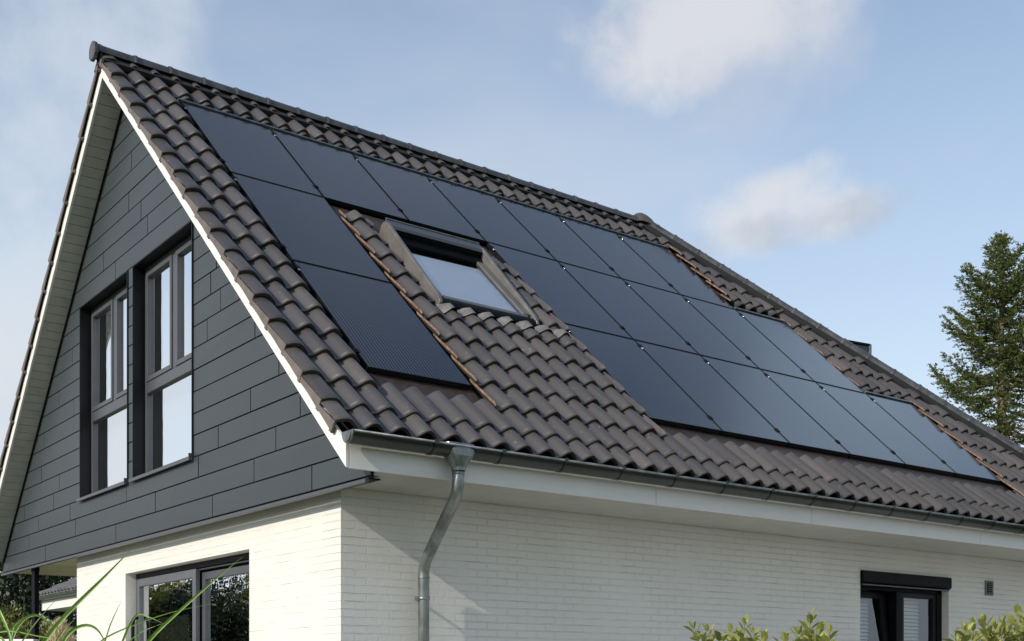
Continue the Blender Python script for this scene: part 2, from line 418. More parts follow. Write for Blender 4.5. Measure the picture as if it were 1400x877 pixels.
# ridge end disc and junction cap
mb = MB(); seg = 14
ring = [(YR + .100 * math.cos(math.pi * (k / seg)), rz + .098 * math.sin(math.pi * k / seg)) for k in range(seg + 1)]
ring += [(YR - .10, rz - .05), (YR - .05, rz - .09), (YR + .05, rz - .09), (YR + .10, rz - .05)]
mb.prism(ring, lambda p, t: (t, p[0], p[1]), -.775, -.735); mb.build('ridge_end_cap', M['ridge'], house, bevel=.006)
mb = MB(); vs = []
for i in range(7):
    ph = i / 6 * math.pi / 2
    for k in range(12):
        t = 2 * math.pi * k / 12; rr = math.cos(ph) * .9 + .1
        vs.append((7.17 + .22 * rr * math.cos(t), YR + .15 * rr * math.sin(t), rz - .03 + .155 * math.sin(ph) - .03 * math.cos(t)))
mb.add(vs, [(i * 12 + k, i * 12 + (k + 1) % 12, (i + 1) * 12 + (k + 1) % 12, (i + 1) * 12 + k) for i in range(6) for k in range(12)] + [tuple(72 + k for k in range(12))], 0, True)
mb.build('junction_cap', M['tile'], house)
# dark ventilation roll under the caps
mb = MB()
for sgn in (-1, 1):
    mb.prism([(0, 0), (.16, -.135), (.13, -.17), (0, -.06)], lambda p, t, s=sgn: (t, YR + s * p[0], ZR + GZ + .045 + p[1]), -.70, 7.1)
    a_ = np.array((7.1, YR, ZR + GZ)); b_ = np.array((11.95, YR + sgn * 5.25, -4.40 + GZ)); dd = (b_ - a_); dd /= np.linalg.norm(dd)
    mb.tube([a_, b_], .085, 6, smooth=False)
mb.build('ridge_ventilation_roll', M['under'], house)
# flashing sheets round the solar field and roof window
for (u0, u1, v0, v1, o) in ((-.03, 1.07, 5.29, 5.60, -.052), (3.09, 9.29, 5.29, 5.60, -.052), (1.04, 3.08, 1.74, 2.4, -.05)):
    n = 24; mb = MB()
    for i in range(n):
        a_ = u0 + (u1 - u0) * i / n; b_ = u0 + (u1 - u0) * (i + 1) / n
        mb.quad(RF(a_, v0, o), RF(a_, v1, o - .004), RF(b_, v1, o - .004), RF(b_, v0, o))
    mb.build('flashing', M['copper'], house)
for (u0, u1, v) in ((-.02, 7.22, -.045), (7.22, 8.26, 1.665), (8.26, 9.29, 3.47)):
    mb = MB(); mb.prism([(v - .010, -.06), (v + .012, -.06), (v + .012, .016), (v - .010, .020)], lambda p, t: RF(t, p[0], p[1]), u0, u1); mb.build('upstand_strip', M['zinc'], house)
mb = MB()   # wavy lead apron below the roof window
i = 0; uu = [1.40 + .0193 * k for k in range(82)]
for a_, b_ in zip(uu[:-1], uu[1:]):
    ta, tb = (a_ - U0) / PITCH, (b_ - U0) / PITCH
    lo = 3.925 + .018 * math.sin(a_ * 19); lo2 = 3.925 + .018 * math.sin(b_ * 19)
    mb.add([RF(a_, 3.76, prof(ta) * .3 + .01), RF(a_, 3.83, prof(ta) + .032), RF(a_, lo, prof(ta) + .036), RF(b_, 3.76, prof(tb) * .3 + .01), RF(b_, 3.83, prof(tb) + .032), RF(b_, lo2, prof(tb) + .036)], [(0, 1, 4, 3), (1, 2, 5, 4)], 0, True)
mb.build('lead_apron', M['lead'], house, weld=True)

# roof window --------------------------------------------------------------
rw = MB()
def RFs(p, t): return RF(t, p[0], p[1])
u0, u1 = 1.43, 2.63
cheek = [(2.30, -.06), (2.27, .06), (2.28, .110), (2.32, .140), (2.38, .143), (3.66, .068), (3.74, .058), (3.77, .04), (3.77, -.03), (3.73, -.06)]
rim = [(2.36, .12), (2.36, .149), (3.66, .075), (3.73, .062), (3.73, .045)]
rw0 = MB(); rw0.quad(*[RF(a_, v_, -.056) for a_, v_ in ((u0 + .03, 2.4), (u0 + .03, 3.74), (u1 - .03, 3.74), (u1 - .03, 2.4))]); sky = rw0.build('skylight', M['dark_room'], house)
sky['label'] = 'roof window with raised beige side covers and pale glass'
def sub(mb, name, mat, parent, bevel=0, **k): return mb.build(name, mat, parent, bevel=bevel, **k)
for e0, e1 in ((u0, u0 + .032), (u1 - .032, u1)):
    rw = MB(); rw.prism(cheek, RFs, e0, e1); rw.prism(rim, RFs, e0 - .005, e1 + .005); rw.build('side_cover', M['sky_frame'], sky, bevel=.005)
b1 = MB(); b1.prism([(2.30, -.05), (2.30, .12), (2.42, .11), (2.43, -.05)], RFs, u0 + .034, u1 - .034)
b1.prism([(2.432, -.05), (2.432, .07), (2.50, .05), (2.52, .035), (2.52, -.05)], RFs, u0 + .034, u1 - .034); sub(b1, 'shutter_housing', M['black'], sky, .004)
b2 = MB(); b2.prism([(2.27, .123), (2.27, .150), (2.40, .143), (2.43, .125), (2.425, .115)], RFs, u0 + .02, u1 - .02); sub(b2, 'housing_lid', M['alu'], sky, .003)
b2 = MB(); b2.prism([(2.262, .148), (2.262, .158), (2.282, .158), (2.282, .150)], RFs, u0 + .02, u1 - .02); sub(b2, 'lid_edge', M['zinc'], sky)
b3 = MB()
for a_, b_ in ((u0 + .036, u0 + .085), (u1 - .125, u1 - .036)):
    b3.prism([(2.525, .0), (2.525, .052), (3.62, .052), (3.62, .0)], RFs, a_, b_)
b3.prism([(3.622, 0), (3.622, .048), (3.66, .046), (3.676, .03), (3.676, -.03), (3.622, -.03)], RFs, u0 + .086, u1 - .086); sub(b3, 'sash_frame', M['sash_grey'], sky, .004)
b4 = MB(); b4.prism([(3.68, -.04), (3.68, .047), (3.74, .045), (3.785, .03), (3.785, -.04)], RFs, u0 + .034, u1 - .034); sub(b4, 'bottom_rail', M['black'], sky, .004)
b5 = MB(); b5.quad(*[RF(a_, v_, .030) for a_, v_ in ((u0 + .08, 2.50), (u0 + .08, 3.63), (u1 - .12, 3.63), (u1 - .12, 2.50))]); sub(b5, 'pane', M['glass_sky'], sky)
b6 = MB(); b6.quad(*[RF(a_, v_, .005) for a_, v_ in ((u0 + .07, 2.65), (u0 + .07, 3.66), (u1 - .11, 3.66), (u1 - .11, 2.61))]); sub(b6, 'blind', M['blind'], sky)

# barge boards, fascia, soffits ---------------------------------------------
ZF = -4.60; YF = -4.73
def clip_half(poly, f):
    out = []
    for i in range(len(poly)):
        p, q = poly[i], poly[(i + 1) % len(poly)]; fp, fq = f(p), f(q)
        if fp >= 0: out.append(p)
        if (fp >= 0) != (fq >= 0): t = fp / (fp - fq); out.append((p[0] + t * (q[0] - p[0]), p[1] + t * (q[1] - p[1])))
    return out
def below(off, mirror=False):   # points (y,z) below a line parallel to the roof slope at offset off
    def f(p):
        y = 2 * YR - p[0] if mirror else p[0]
        return off - (-y * sa + p[1] * ca)
    return f
for mir in (False, True):
    poly = [(YF, ZF), (YR, ZF), (YR, 1.0), (YF, 1.0)]
    poly = clip_half(poly, below(-.022)); poly = clip_half(poly, lambda p: -below(-.150)(p))
    poly = [(2 * YR - y if mir else y, z) for y, z in poly]
    mb = MB(); mb.prism(poly, lambda p, t: W3(t, p[0], p[1]), -.667, -.640)
    o = mb.build('barge_board', M['white'], house, bevel=.003)
fj = [-.637, 2.368, 4.45, 7.376, 10.4, 11.95]
mb = MB()
for a_, b_ in zip(fj[:-1], fj[1:]): mb.box(W3(a_ + .003, YF, ZF), W3(b_ - .003, YF + .022, -4.395))
rr_ = random.Random(3)
for a_, b_ in zip(fj[:-1], fj[1:]):
    x = a_ + .25
    while x < b_: mb.tube([W3(x, YF - .002, -4.53 + rr_.uniform(-.01, .01)), W3(x, YF + .004, -4.53)], .004, 6); x += .62
mb.build('fascia', M['white'], house, bevel=.0015)
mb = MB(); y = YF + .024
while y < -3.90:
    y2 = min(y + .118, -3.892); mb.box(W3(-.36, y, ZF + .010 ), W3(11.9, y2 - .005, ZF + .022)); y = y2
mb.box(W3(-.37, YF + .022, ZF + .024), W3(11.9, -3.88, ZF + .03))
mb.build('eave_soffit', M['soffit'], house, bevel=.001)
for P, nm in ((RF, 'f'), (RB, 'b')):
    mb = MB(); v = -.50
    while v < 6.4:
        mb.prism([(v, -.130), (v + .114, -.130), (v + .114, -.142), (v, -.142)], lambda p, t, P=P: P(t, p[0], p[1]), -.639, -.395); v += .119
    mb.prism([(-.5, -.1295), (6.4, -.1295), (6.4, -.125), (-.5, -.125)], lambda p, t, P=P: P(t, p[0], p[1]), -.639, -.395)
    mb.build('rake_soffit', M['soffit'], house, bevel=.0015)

# cladding -------------------------------------------------------------------
XC = -.39; ROW = .2065; ZB = -4.198
JOINTS = {-2: [-3.69, -1.74, .89, 3.53], -1: [-2.63, -.3, 2.3, 4.28], 0: [-3.05, -1.41, .55, 2.52, 3.85], 1: [-3.49, -1.87, 0.48, 3.18, 4.5], 2: [-2.56, 2.94], 3: [-3.11, 3.71],
          4: [], 5: [-2.65, 3.6], 6: [-1.62, 2.37], 7: [-1.92, 2.95], 8: [-1.7], 9: [-1.83, 2.43], 10: [], 11: [-1.65], 12: [.9], 13: [-.08, 1.3], 14: [.11], 15: [.48], 17: [.4]}
WINS = [(.49, 2.12), (-1.29, .338)]
def gable_pieces(off, grow):
    for k in range(-3, 24):
        z0 = ZB + ROW * k; z1 = z0 + ROW
        if k == -3: z0, z1 = -4.622, ZB - 2 * ROW
        if k < -2: pass
        ys = [-5.2, 6.2] + JOINTS.get(k, []); cuts = []
        if 1 <= k <= 11:
            for a_, b_ in WINS: cuts.append((a_, b_)); ys += [a_, b_]
        ys = sorted(ys)
        for a_, b_ in zip(ys[:-1], ys[1:]):
            mid = (a_ + b_) / 2
            if any(c0 < mid < c1 for c0, c1 in cuts): continue
            g = -grow
            gy_ = g * 1.5; poly = [(a_ + gy_, z0 + g), (b_ - gy_, z0 + g), (b_ - gy_, z1 - g), (a_ + gy_, z1 - g)] if grow < 0 else [(a_, z0), (b_, z0), (b_, z1), (a_, z1)]
            poly = clip_half(poly, below(off)); 
            if len(poly) > 2: poly = clip_half(poly, below(off, True))
            if len(poly) > 2: poly = clip_half(poly, lambda p: p[0] - (-4.60)); 
            if len(poly) > 2: poly = clip_half(poly, lambda p: 5.60 - p[0])
            if len(poly) > 2: yield k, poly
mb = MB()
for k, poly in gable_pieces(-.205, -.0055):
    if k < -2: continue
    uvv = (random.random(), random.random()); jj = random.uniform(-.0015, .0015)
    mb.prism(poly, lambda p, t, j=jj: W3(t + j, p[0], p[1]), XC, XC + .012, uv=uvv)
cl = mb.build('cladding', M['clad'], house, bevel=.0015)
cl['label'] = 'anthracite horizontal cladding boards filling the gable'
mb = MB()
for k, poly in gable_pieces(-.126, 0): mb.prism(poly, lambda p, t: W3(t, p[0], p[1]), XC + .0135, XC + .03)
mb.build('cladding_backing', M['under'], house)
mb = MB()   # bottom trim profile
mb.prism([(XC - .022, -4.628), (XC + .012, -4.622), (XC + .012, -4.658), (XC - .022, -4.658)], lambda p, t: W3(p[0], t, p[1]), -4.56, 5.62)
mb.build('bottom_trim', M['alu'], house, bevel=.002)
mb = MB(); mb.box(W3(XC + .013, -4.50, -4.618), W3(-.245, 2.72, -4.606)); mb.build('overhang_board', M['black'], house)

# gable windows ---------------------------------------------------------------
def frame_rect(mb, x0, x1, y0, y1, z0, z1, w, mi=0):
    mb.box(W3(x0, y0, z0), W3(x1, y0 + w, z1), mi); mb.box(W3(x0, y1 - w, z0), W3(x1, y1, z1), mi)
    mb.box(W3(x0, y0 + w, z0), W3(x1, y1 - w, z0 + w), mi); mb.box(W3(x0, y0 + w, z1 - w), W3(x1, y1 - w, z1), mi)
for wi, (ya, yb) in enumerate(WINS):
    za, zb = -3.975, -1.722
    mb = MB(); t = .018   # reveal lining, four plates, ends proud of the cladding
    mb.box(W3(-.402, ya + .002, za), W3(-.272, ya + t, zb - .002)); mb.box(W3(-.402, yb - t, za), W3(-.272, yb - .002, zb - .002))
    mb.box(W3(-.402, ya + t, zb - t), W3(-.272, yb - t, zb - .002)); mb.box(W3(-.395, ya + t, za - .01), W3(-.272, yb - t, za + .01))
    w = mb.build('gable_window', M['alu_dark'], house, bevel=.002)
    w['label'] = ['gable window on the left, farther from the eaves corner', 'gable window on the right, nearer the eaves corner'][wi]
    mb = MB(); frame_rect(mb, -.27, -.19, ya + t, yb - t, za + .011, zb - t, .055)
    ym = (ya + yb) / 2 - .04; zt = -3.015
    mb.box(W3(-.275, ya + t + .055, zt - .06), W3(-.19, yb - t - .055, zt + .055)); mb.box(W3(-.273, ym - .05, zt + .055), W3(-.19, ym + .05, zb - t - .055))
    sub(mb, 'frame', M['alu'], w, .004)
    mb = MB()
    for y0, y1 in ((ya + t + .058, ym - .053), (ym + .053, yb - t - .058)): frame_rect(mb, -.285, -.235, y0, y1, zt + .058, zb - t - .058, .05)
    sub(mb, 'sash', M['alu'], w, .004)
    mb = MB()
    for y0, y1 in ((ya + t + .10, ym - .10), (ym + .10, yb - t - .10)): mb.quad(*[W3(-.246, a_, b_) for a_, b_ in ((y0, zt + .10), (y1, zt + .10), (y1, zb - .12), (y0, zb - .12))])
    mb.quad(*[W3(-.238, a_, b_) for a_, b_ in ((ya + .07, za + .06), (yb - .07, za + .06), (yb - .07, zt - .055), (ya + .07, zt - .055))])
    sub(mb, 'pane', M['glass'], w)
    mb = MB(); mb.prism([(-.435, za - .012), (-.435, za - .046), (-.418, za - .046), (-.418, za - .030), (-.28, za - .012), (-.28, za + .012)], lambda p, t_: W3(p[0], t_, p[1]), ya + .004, yb + .02)
    mb.box(W3(-.44, ya - .012, za - .05), W3(-.40, ya + .003, za + .02)); sub(mb, 'sill', M['alu'], w, .002)
    mb = MB()   # curtain with shallow folds
    n = 60; vs = []
    for i in range(n + 1):
        y = ya + .02 + (yb - ya - .04) * i / n; x = -.095 + .012 * math.sin(i * 1.3) + .006 * math.sin(i * .5)
        vs += [W3(x, y, za - .1), W3(x, y, zb + .1)]
    mb.add(vs, [(2 * i, 2 * i + 2, 2 * i + 3, 2 * i + 1) for i in range(n)], 0, True); sub(mb, 'curtain', M['curtain'], w)
    mb = MB()
    for y0, y1 in ((ya - .02, ya + .012), (yb - .012, yb + .02)): mb.box(W3(-.19, y0, za - .05), W3(.3, y1, zb + .1))
    mb.box(W3(-.19, ya - .02, za - .08), W3(.3, yb + .02, za - .03)); mb.box(W3(-.19, ya - .02, zb + .0), W3(.3, yb + .02, zb + .1))
    mb.box(W3(.3, ya - .02, za - .08), W3(.34, yb + .02, zb + .1)); sub(mb, 'inner_reveal', M['interior'], w)

# brick walls -----------------------------------------------------------------
GR = -GZ
def wall_with_hole(mb, axis, c, t, s0, s1, z0, z1, h, mi=0):
    """wall slab from plane c to c+t; hole h=(a,b,za,zb)"""
    a, b_, za, zb = h
    def bx(p, q, r, s_):
        if axis == 'x': mb.box(W3(c, p, r), W3(c + t, q, s_), mi)
        else: mb.box(W3(p, c, r), W3(q, c + t, s_), mi)
    bx(s0, a, z0, z1); bx(b_, s1, z0, z1); bx(a, b_, zb, z1)
    if za > z0: bx(a, b_, z0, za)
mb = MB(); wall_with_hole(mb, 'x', -.24, .3, -3.86, 2.74, GR, ZF + .01, (-2.21, 1.01, GR + .02, -4.932)); 
g = mb.build('gable_wall', M['bricky'], house); g['label'] = 'sunlit white painted brick wall under the gable'
mb = MB(); wall_with_hole(mb, 'y', -3.89, .3, -.2405, 11.1, GR, ZF + .01, (6.34, 8.06, -6.35, -4.905))
g = mb.build('facade_wall', M['brickx'], house); g['label'] = 'long white painted brick wall below the eaves'
mb = MB(); mb.box(W3(.061, 2.44, GR), W3(3.0, 2.74, ZF)); mb.box(W3(3.0, 2.5, GR), W3(11.1, 4.9, ZF)); mb.box(W3(10.8, -3.58, GR), W3(11.1, 2.5, ZF)); mb.build('rear_walls', M['brickx'], house)
# door reveal bricks are the wall ends; dark rooms behind
mb = MB(); mb.box(W3(.9, -3.5, GR), W3(.95, 2.4, ZF)); mb.box(W3(.07, -2.6, -4.90), W3(.95, 1.2, -4.85)); mb.build('room_wall', M['dark_room'], house); mb = MB(); mb.box(W3(5.9, -2.9, -6.6), W3(8.5, -2.85, ZF)); mb.build('room_wall', M['dark_room'], house)
mb = MB(); mb.box(W3(.02, 2.745, ZF), W3(3.0, 5.6, ZF + .03))
y = 2.745; mb = MB()
while y < 5.66: mb.box(W3(-.374, y, ZF - .002 ), W3(3.0, y + .072, ZF + .012)); y += .088
mb.build('porch_ceiling', M['porch'], house, bevel=.003)
mb = MB(); mb.box(W3(-.37, 2.745, ZF + .014), W3(3.2, 5.7, ZF + .03)); mb.build('porch_ceiling_backing', M['under'], house)
mb = MB(); mb.box(W3(-.345, 4.19, GR), W3(-.285, 4.33, ZF - .01)); mb.box(W3(-.35, 4.185, -4.69), W3(-.28, 4.335, ZF - .004)); mb.build('porch_post', M['black'], house, bevel=.004)

# sliding door ------------------------------------------------------------------
y0, y1, zt = -2.208, 1.008, -4.934
mb = MB(); mb.box(W3(-.12, y0, zt - .055), W3(-.02, y1, zt)); mb.box(W3(-.12, y0, GR + .05), W3(-.02, y0 + .05, zt - .055)); mb.box(W3(-.12, y1 - .05, GR + .05), W3(-.02, y1, zt - .055)); mb.box(W3(-.12, y0, GR + .02), W3(-.02, y1, GR + .05))
door = mb.build('sliding_door', M['alu_dark'], house, bevel=.003); door['label'] = 'grey framed glass sliding door in the gable wall'
mb = MB(); frame_rect(mb, -.135, -.085, -.72, .955, GR + .06, zt - .062, .085); sub(mb, 'sliding_sash', M['door_frame'], door, .005)
mb = MB(); frame_rect(mb, -.075, -.035, y0 + .055, -.74, GR + .06, zt - .10, .075); mb.box(W3(-.108, y0 + .055, zt - .078), W3(-.06, -.73, zt - .062)); sub(mb, 'fixed_sash', M['alu'], door, .004)
mb = MB(); mb.quad(*[W3(-.108, a_, b_) for a_, b_ in ((-.635, GR + .14), (.87, GR + .14), (.87, zt - .145), (-.635, zt - .145))])
mb.quad(*[W3(-.055, a_, b_) for a_, b_ in ((y0 + .12, GR + .13), (-.81, GR + .13), (-.81, zt - .172), (y0 + .12, zt - .172))]); sub(mb, 'pane', glass('door_glass', (.55, .56, .5), 1.8), door)
mb = MB(); mb.tube([W3(-.14, .905, -5.42), W3(-.185, .905, -5.44), W3(-.195, .905, -5.5), W3(-.195, .905, -6.5), W3(-.14, .905, -6.56)], .020, 8); sub(mb, 'handle', M['black'], door)
mb = MB(); mb.box(W3(.10, .02, -7.2), W3(.12, 1.0, -5.42)); sub(mb, 'reflection_panel', simple('mint_reflection', (.62, .72, .60), .7, var=.04), door)  # pale mint sheet standing in for a reflection in the door glass

# facade window -------------------------------------------------------------------
mb = MB(); X0, X1, zt, zb = 6.342, 8.058, -5.035, -6.35
mb.box(W3(X0, -3.80, zb), W3(X0 + .07, -3.70, zt)); mb.box(W3(X1 - .10, -3.80, zb), W3(X1, -3.70, zt)); mb.box(W3(X0, -3.80, zt - .05), W3(X1, -3.70, zt + .1)); mb.box(W3(X0, -3.80, zb), W3(X1, -3.70, zb + .08))
mb.box(W3(7.13, -3.81, zb + .08), W3(7.24, -3.70, zt - .05))
fw = mb.build('side_window', M['black'], house, bevel=.004); fw['label'] = 'black framed window with roller shutter box in the long wall'
mb = MB(); mb.prism([(-3.925, -4.895), (-3.905, -4.885), (-3.82, -4.885), (-3.82, -5.03), (-3.895, -5.035), (-3.925, -5.01)], lambda p, t: W3(t, p[0], p[1]), X0 - .0, X1 + .02); sub(mb, 'shutter_box', M['black'], fw, .008)
mb = MB(); mb.box(W3(X0 + .01, -3.928, -5.052), W3(X1 - .04, -3.90, -5.037)); sub(mb, 'shutter_bar', M['alu'], fw, .003)
def tilt(p, t):   # sash tips inward at its top
    x, z = p; dz = z - zb; return W3(x, -3.78 + t + .10 * dz, z)
mb = MB()
for q in ([(X0 + .08, zb + .09), (X0 + .14, zb + .09), (X0 + .14, zt - .06), (X0 + .08, zt - .06)], [(7.04, zb + .09), (7.12, zb + .09), (7.12, zt - .06), (7.04, zt - .06)], [(X0 + .14, zt - .13), (7.04, zt - .13), (7.04, zt - .06), (X0 + .14, zt - .06)], [(X0 + .14, zb + .09), (7.04, zb + .09), (7.04, zb + .15), (X0 + .14, zb + .15)]):
    mb.prism(q, tilt, 0, .05)
for a_, b_ in ((7.25, 7.31), (7.90, 7.955)): mb.box(W3(a_, -3.785, zb + .085), W3(b_, -3.72, zt - .055))
mb.box(W3(7.31, -3.785, zt - .11), W3(7.90, -3.72, zt - .055)); sub(mb, 'sash', M['alu_dark'], fw, .003)
mb = MB(); mb.quad(*[tilt(p, .02) for p in ((X0 + .13, zb + .14), (7.05, zb + .14), (7.05, zt - .12), (X0 + .13, zt - .12))]); mb.quad(*[W3(a_, -3.75, b_) for a_, b_ in ((7.30, zb + .1), (7.91, zb + .1), (7.91, zt - .10), (7.30, zt - .10))]); sub(mb, 'pane', M['glass'], fw)
for a_, b_ in ((X0 + .16, 7.03), (7.32, 7.89)):
    mb = MB(); z = zb + .05; yb_ = -3.50 if a_ < 7 else -3.60
    while z < zt - .02: mb.add([W3(a_, yb_, z), W3(b_, yb_, z), W3(b_, yb_ + .022, z + .034), W3(a_, yb_ + .022, z + .034)], [(0, 1, 2, 3)]); z += .044
    sub(mb, 'venetian_blind', M['blind'], fw)
mb = MB(); mb.box(W3(8.84, -3.905, -5.065), W3(9.02, -3.885, -4.88)); v_ = mb.build('wall_vent', M['lead'], house, bevel=.004)
mb = MB(); mb.box(W3(8.875, -3.909, -5.04), W3(8.985, -3.904, -4.905)); 
sub(mb, 'grille', M['black'], v_)
mb = MB()
for i in range(5): mb.box(W3(8.877, -3.914, -5.03 + .026 * i), W3(8.983, -3.9085, -5.021 + .026 * i))
sub(mb, 'vent_slats', M['alu'], v_)

# gutter ------------------------------------------------------------------------------
gy, gz, gr = -4.830, -4.372, .078
mb = MB(); xs = [-.70] + [-.70 + 1.05 * i for i in range(1, 13)]; seg = 12
def gp(x, k, r=gr): t = math.pi * (1 + k / seg); return W3(x, gy + r * math.cos(t), gz + r * math.sin(t) * .98 + (-.004 * x * 0))
for i in range(len(xs) - 1):
    o = len(mb.v); vs = [gp(xs[i], k) for k in range(seg + 1)] + [gp(xs[i + 1], k) for k in range(seg + 1)] + [gp(xs[i], k, gr - .004) for k in range(seg + 1)] + [gp(xs[i + 1], k, gr - .004) for k in range(seg + 1)]
    n = seg + 1
    mb.add(vs, [(k, k + 1, n + k + 1, n + k) for k in range(seg)] + [(2 * n + k, 3 * n + k, 3 * n + k + 1, 2 * n + k + 1) for k in range(seg)], 0, True)
mb.box(W3(-.70, gy + gr - .004, gz), W3(11.9, gy + gr, gz + .02))
gut = mb.build('gutter', M['zinc_dark'], house, weld=False)
mb = MB(); mb.tube([W3(-.70, gy - gr + .002, gz + .004), W3(11.9, gy - gr + .002, gz + .004)], .0095, 8); sub(mb, 'bead', M['zinc'], gut)
mb = MB(); poly = [(gy + gr * math.cos(math.pi * (1 + k / 12)), gz + gr * math.sin(math.pi * (1 + k / 12)) * .98) for k in range(13)] + [(gy + gr, gz + .012), (gy - gr, gz + .012)]
mb.prism(poly, lambda p, t: W3(t, p[0], p[1]), -.712, -.700)
poly2 = [(gy + (p[0] - gy) * .72, gz - .012 + (p[1] - gz) * .72) for p in poly]; mb.prism(poly2, lambda p, t: W3(t, p[0], p[1]), -.719, -.712); sub(mb, 'end_cap', M['zinc'], gut, .003)
x = -.02
while x < 11.8:
    mb = MB(); n = 12
    vs = [];
    for xx in (x - .014, x + .014): vs += [gp(xx, k, gr + .006) for k in range(n + 1)]
    mb.add(vs, [(k, k + 1, n + 2 + k, n + 1 + k) for k in range(n)], 0, True)
    mb.box(W3(x - .016, gy - gr - .014, gz - .012), W3(x + .016, gy - gr + .014, gz + .020)); sub(mb, 'bracket', M['zinc_dark'], gut)
    x += .615
# downpipe ------------------------------------------------------------------------------
mb = MB(); py = gy - .002
def bend(pts, r=.10, n=5):
    out = [np.array(pts[0], float)]
    for i in range(1, len(pts) - 1):
        p, a_, b_ = np.array(pts[i], float), np.array(pts[i - 1], float), np.array(pts[i + 1], float)
        d1 = (a_ - p) / np.linalg.norm(a_ - p); d2 = (b_ - p) / np.linalg.norm(b_ - p)
        for k in range(n + 1):
            t = k / n; out.append((1 - t) ** 2 * (p + d1 * r) + 2 * t * (1 - t) * p + t * t * (p + d2 * r))
    return out + [np.array(pts[-1], float)]
PR = .046
path = bend([W3(.228, py, -4.49), W3(.228, py, -4.70), W3(.462, -4.00, -5.17), W3(.462, -4.00, GR + .02)], .085)
mb.tube(path, PR, 16); dp = mb.build('downpipe', M['zinc'], house)
mb = MB()
vs = []
for (z, hw, hd) in ((-4.345, .125, .06), (-4.40, .125, .082), (-4.44, .105, .078), (-4.52, .056, .056), (-4.545, .053, .053)):
    for k in range(16):
        t = 2 * math.pi * (k + .5) / 16; cx_, sx_ = math.cos(t), math.sin(t); e = .55 if z > -4.5 else 1.0
        vs.append(W3(.228 + hw * math.copysign(abs(cx_) ** e, cx_), py - .004 + hd * math.copysign(abs(sx_) ** e, sx_), z))
mb.add(vs, [(i * 16 + k, i * 16 + (k + 1) % 16, (i + 1) * 16 + (k + 1) % 16, (i + 1) * 16 + k) for i in range(4) for k in range(16)], 0, False); sub(mb, 'outlet', M['zinc'], dp, .003)
for c_, dd in ((np.array(W3(.228, py, -4.565)), (0, 0, 1)), (np.array(W3(.462, -4.00, -5.275)), (0, 0, 1))):
    mb = MB(); mb.tube([c_ - np.array(dd) * .006, c_ + np.array(dd) * .006], PR + .004, 16); sub(mb, 'sleeve', M['zinc'], dp)
mb = MB(); mb.tube([W3(.462, -4.00, -5.455), W3(.462, -4.00, -5.433)], PR + .005, 16); mb.box(W3(.385, -4.013, -5.458), W3(.418, -3.98, -5.43)); mb.box(W3(.447, -3.96, -5.45), W3(.477, -3.88, -5.437)); sub(mb, 'pipe_clip', M['zinc'], dp)

# ------------------------------------------------------------------ SOLAR PANELS
PW = 1.03
ROWS = [(.0, 1.690), (1.715, 3.495), (3.520, 5.296)]
def place(u, v): return Vector(RF(u, v, 0))
def make_panel(h):
    r = empty('solar_panel', (0, 0, 0))
    mb = MB(); g = .010
    x0, x1, y0, y1 = g, PW - g, -h + .0, -.0
    mb.box((x0 + .008, y0 + .008, -.010), (x1 - .008, y1 - .008, .001)); mb.build('laminate', M['solar'], r)
    mb = MB()
    for lo, hi in (((x0, y0, -.042), (x0 + .009, y1, .003)), ((x1 - .009, y0, -.042), (x1, y1, .003)), ((x0 + .009, y0, -.042), (x1 - .009, y0 + .009, .003)), ((x0 + .009, y1 - .009, -.042), (x1 - .009, y1, .003))): mb.box(lo, hi)
    mb.build('frame', M['solar_frame'], r, bevel=.001)
    for yy in (-.13, -h + .24):
        mb = MB(); mb.box((-.020, yy - .032, -.01), (.020, yy + .032, .012), 0); mb.box((-.028, yy - .02, -.01), (.028, yy + .02, .009), 0)
        if yy > -.2: mb.box((-.016, yy - .062, -.008), (.013, yy - .033, .011), 1)
        else: mb.tube([(0, yy, .01), (0, yy, .018)], .008, 8, 0)
        mb.build('clamp', [M['black'], M['silver']], r, bevel=.003)
    return r
def copy_tree(o, parent=None):
    c_ = o.copy(); COL.objects.link(c_); c_.parent = parent
    for ch in list(o.children): copy_tree(ch, c_)
    return c_
ORD = ['first', 'second', 'third', 'fourth', 'fifth', 'sixth', 'seventh']
protos = {}
jobs = [(0, k) for k in range(7)] + [(1, 0)] + [(1, k) for k in range(3, 8)] + [(2, 0)] + [(2, k) for k in range(3, 9)]
for j, k in jobs:
    v0, v1 = ROWS[j]; h = round(v1 - v0, 3)
    if h not in protos: protos[h] = make_panel(h); r = protos[h]
    else: r = copy_tree(protos[h])
    r.location = place(k * PW, v0); r.rotation_euler = (A, 0, 0)
    if j == 0:
        lab = 'black solar panel, %s from the gable in the row under the ridge' % ORD[k]
        if k == 6: lab = 'black solar panel at the far right end of the row under the ridge'
    elif j == 1:
        lab = 'black solar panel left of the roof window, middle of its column of three' if k == 0 else 'bluish solar panel in the middle row, %s to the right of the roof window' % ORD[k - 3]
    else:
        lab = 'black pinstriped solar panel lowest in the column left of the roof window' if k == 0 else 'bluish solar panel in the bottom row, %s of the six beyond the plain tiles' % ORD[k - 3]
    tag(r, lab, 'solar panel', 'solar panels set into the tiled roof')

# ------------------------------------------------------------------ GROUND
mb = MB(); mb.quad((-400, -400, 0), (400, -400, 0), (400, 900, 0), (-400, 900, 0)); tag(mb.build('ground', M['lawn']), kind='structure')
mb = MB(); mb.box((-3.2, -4.2, -.05), (-.25, 3.0, .04)); tag(mb.build('terrace', simple('terrace_slabs', (.42, .40, .36), .8, var=.15, bmp=.003), bevel=.01), kind='structure')

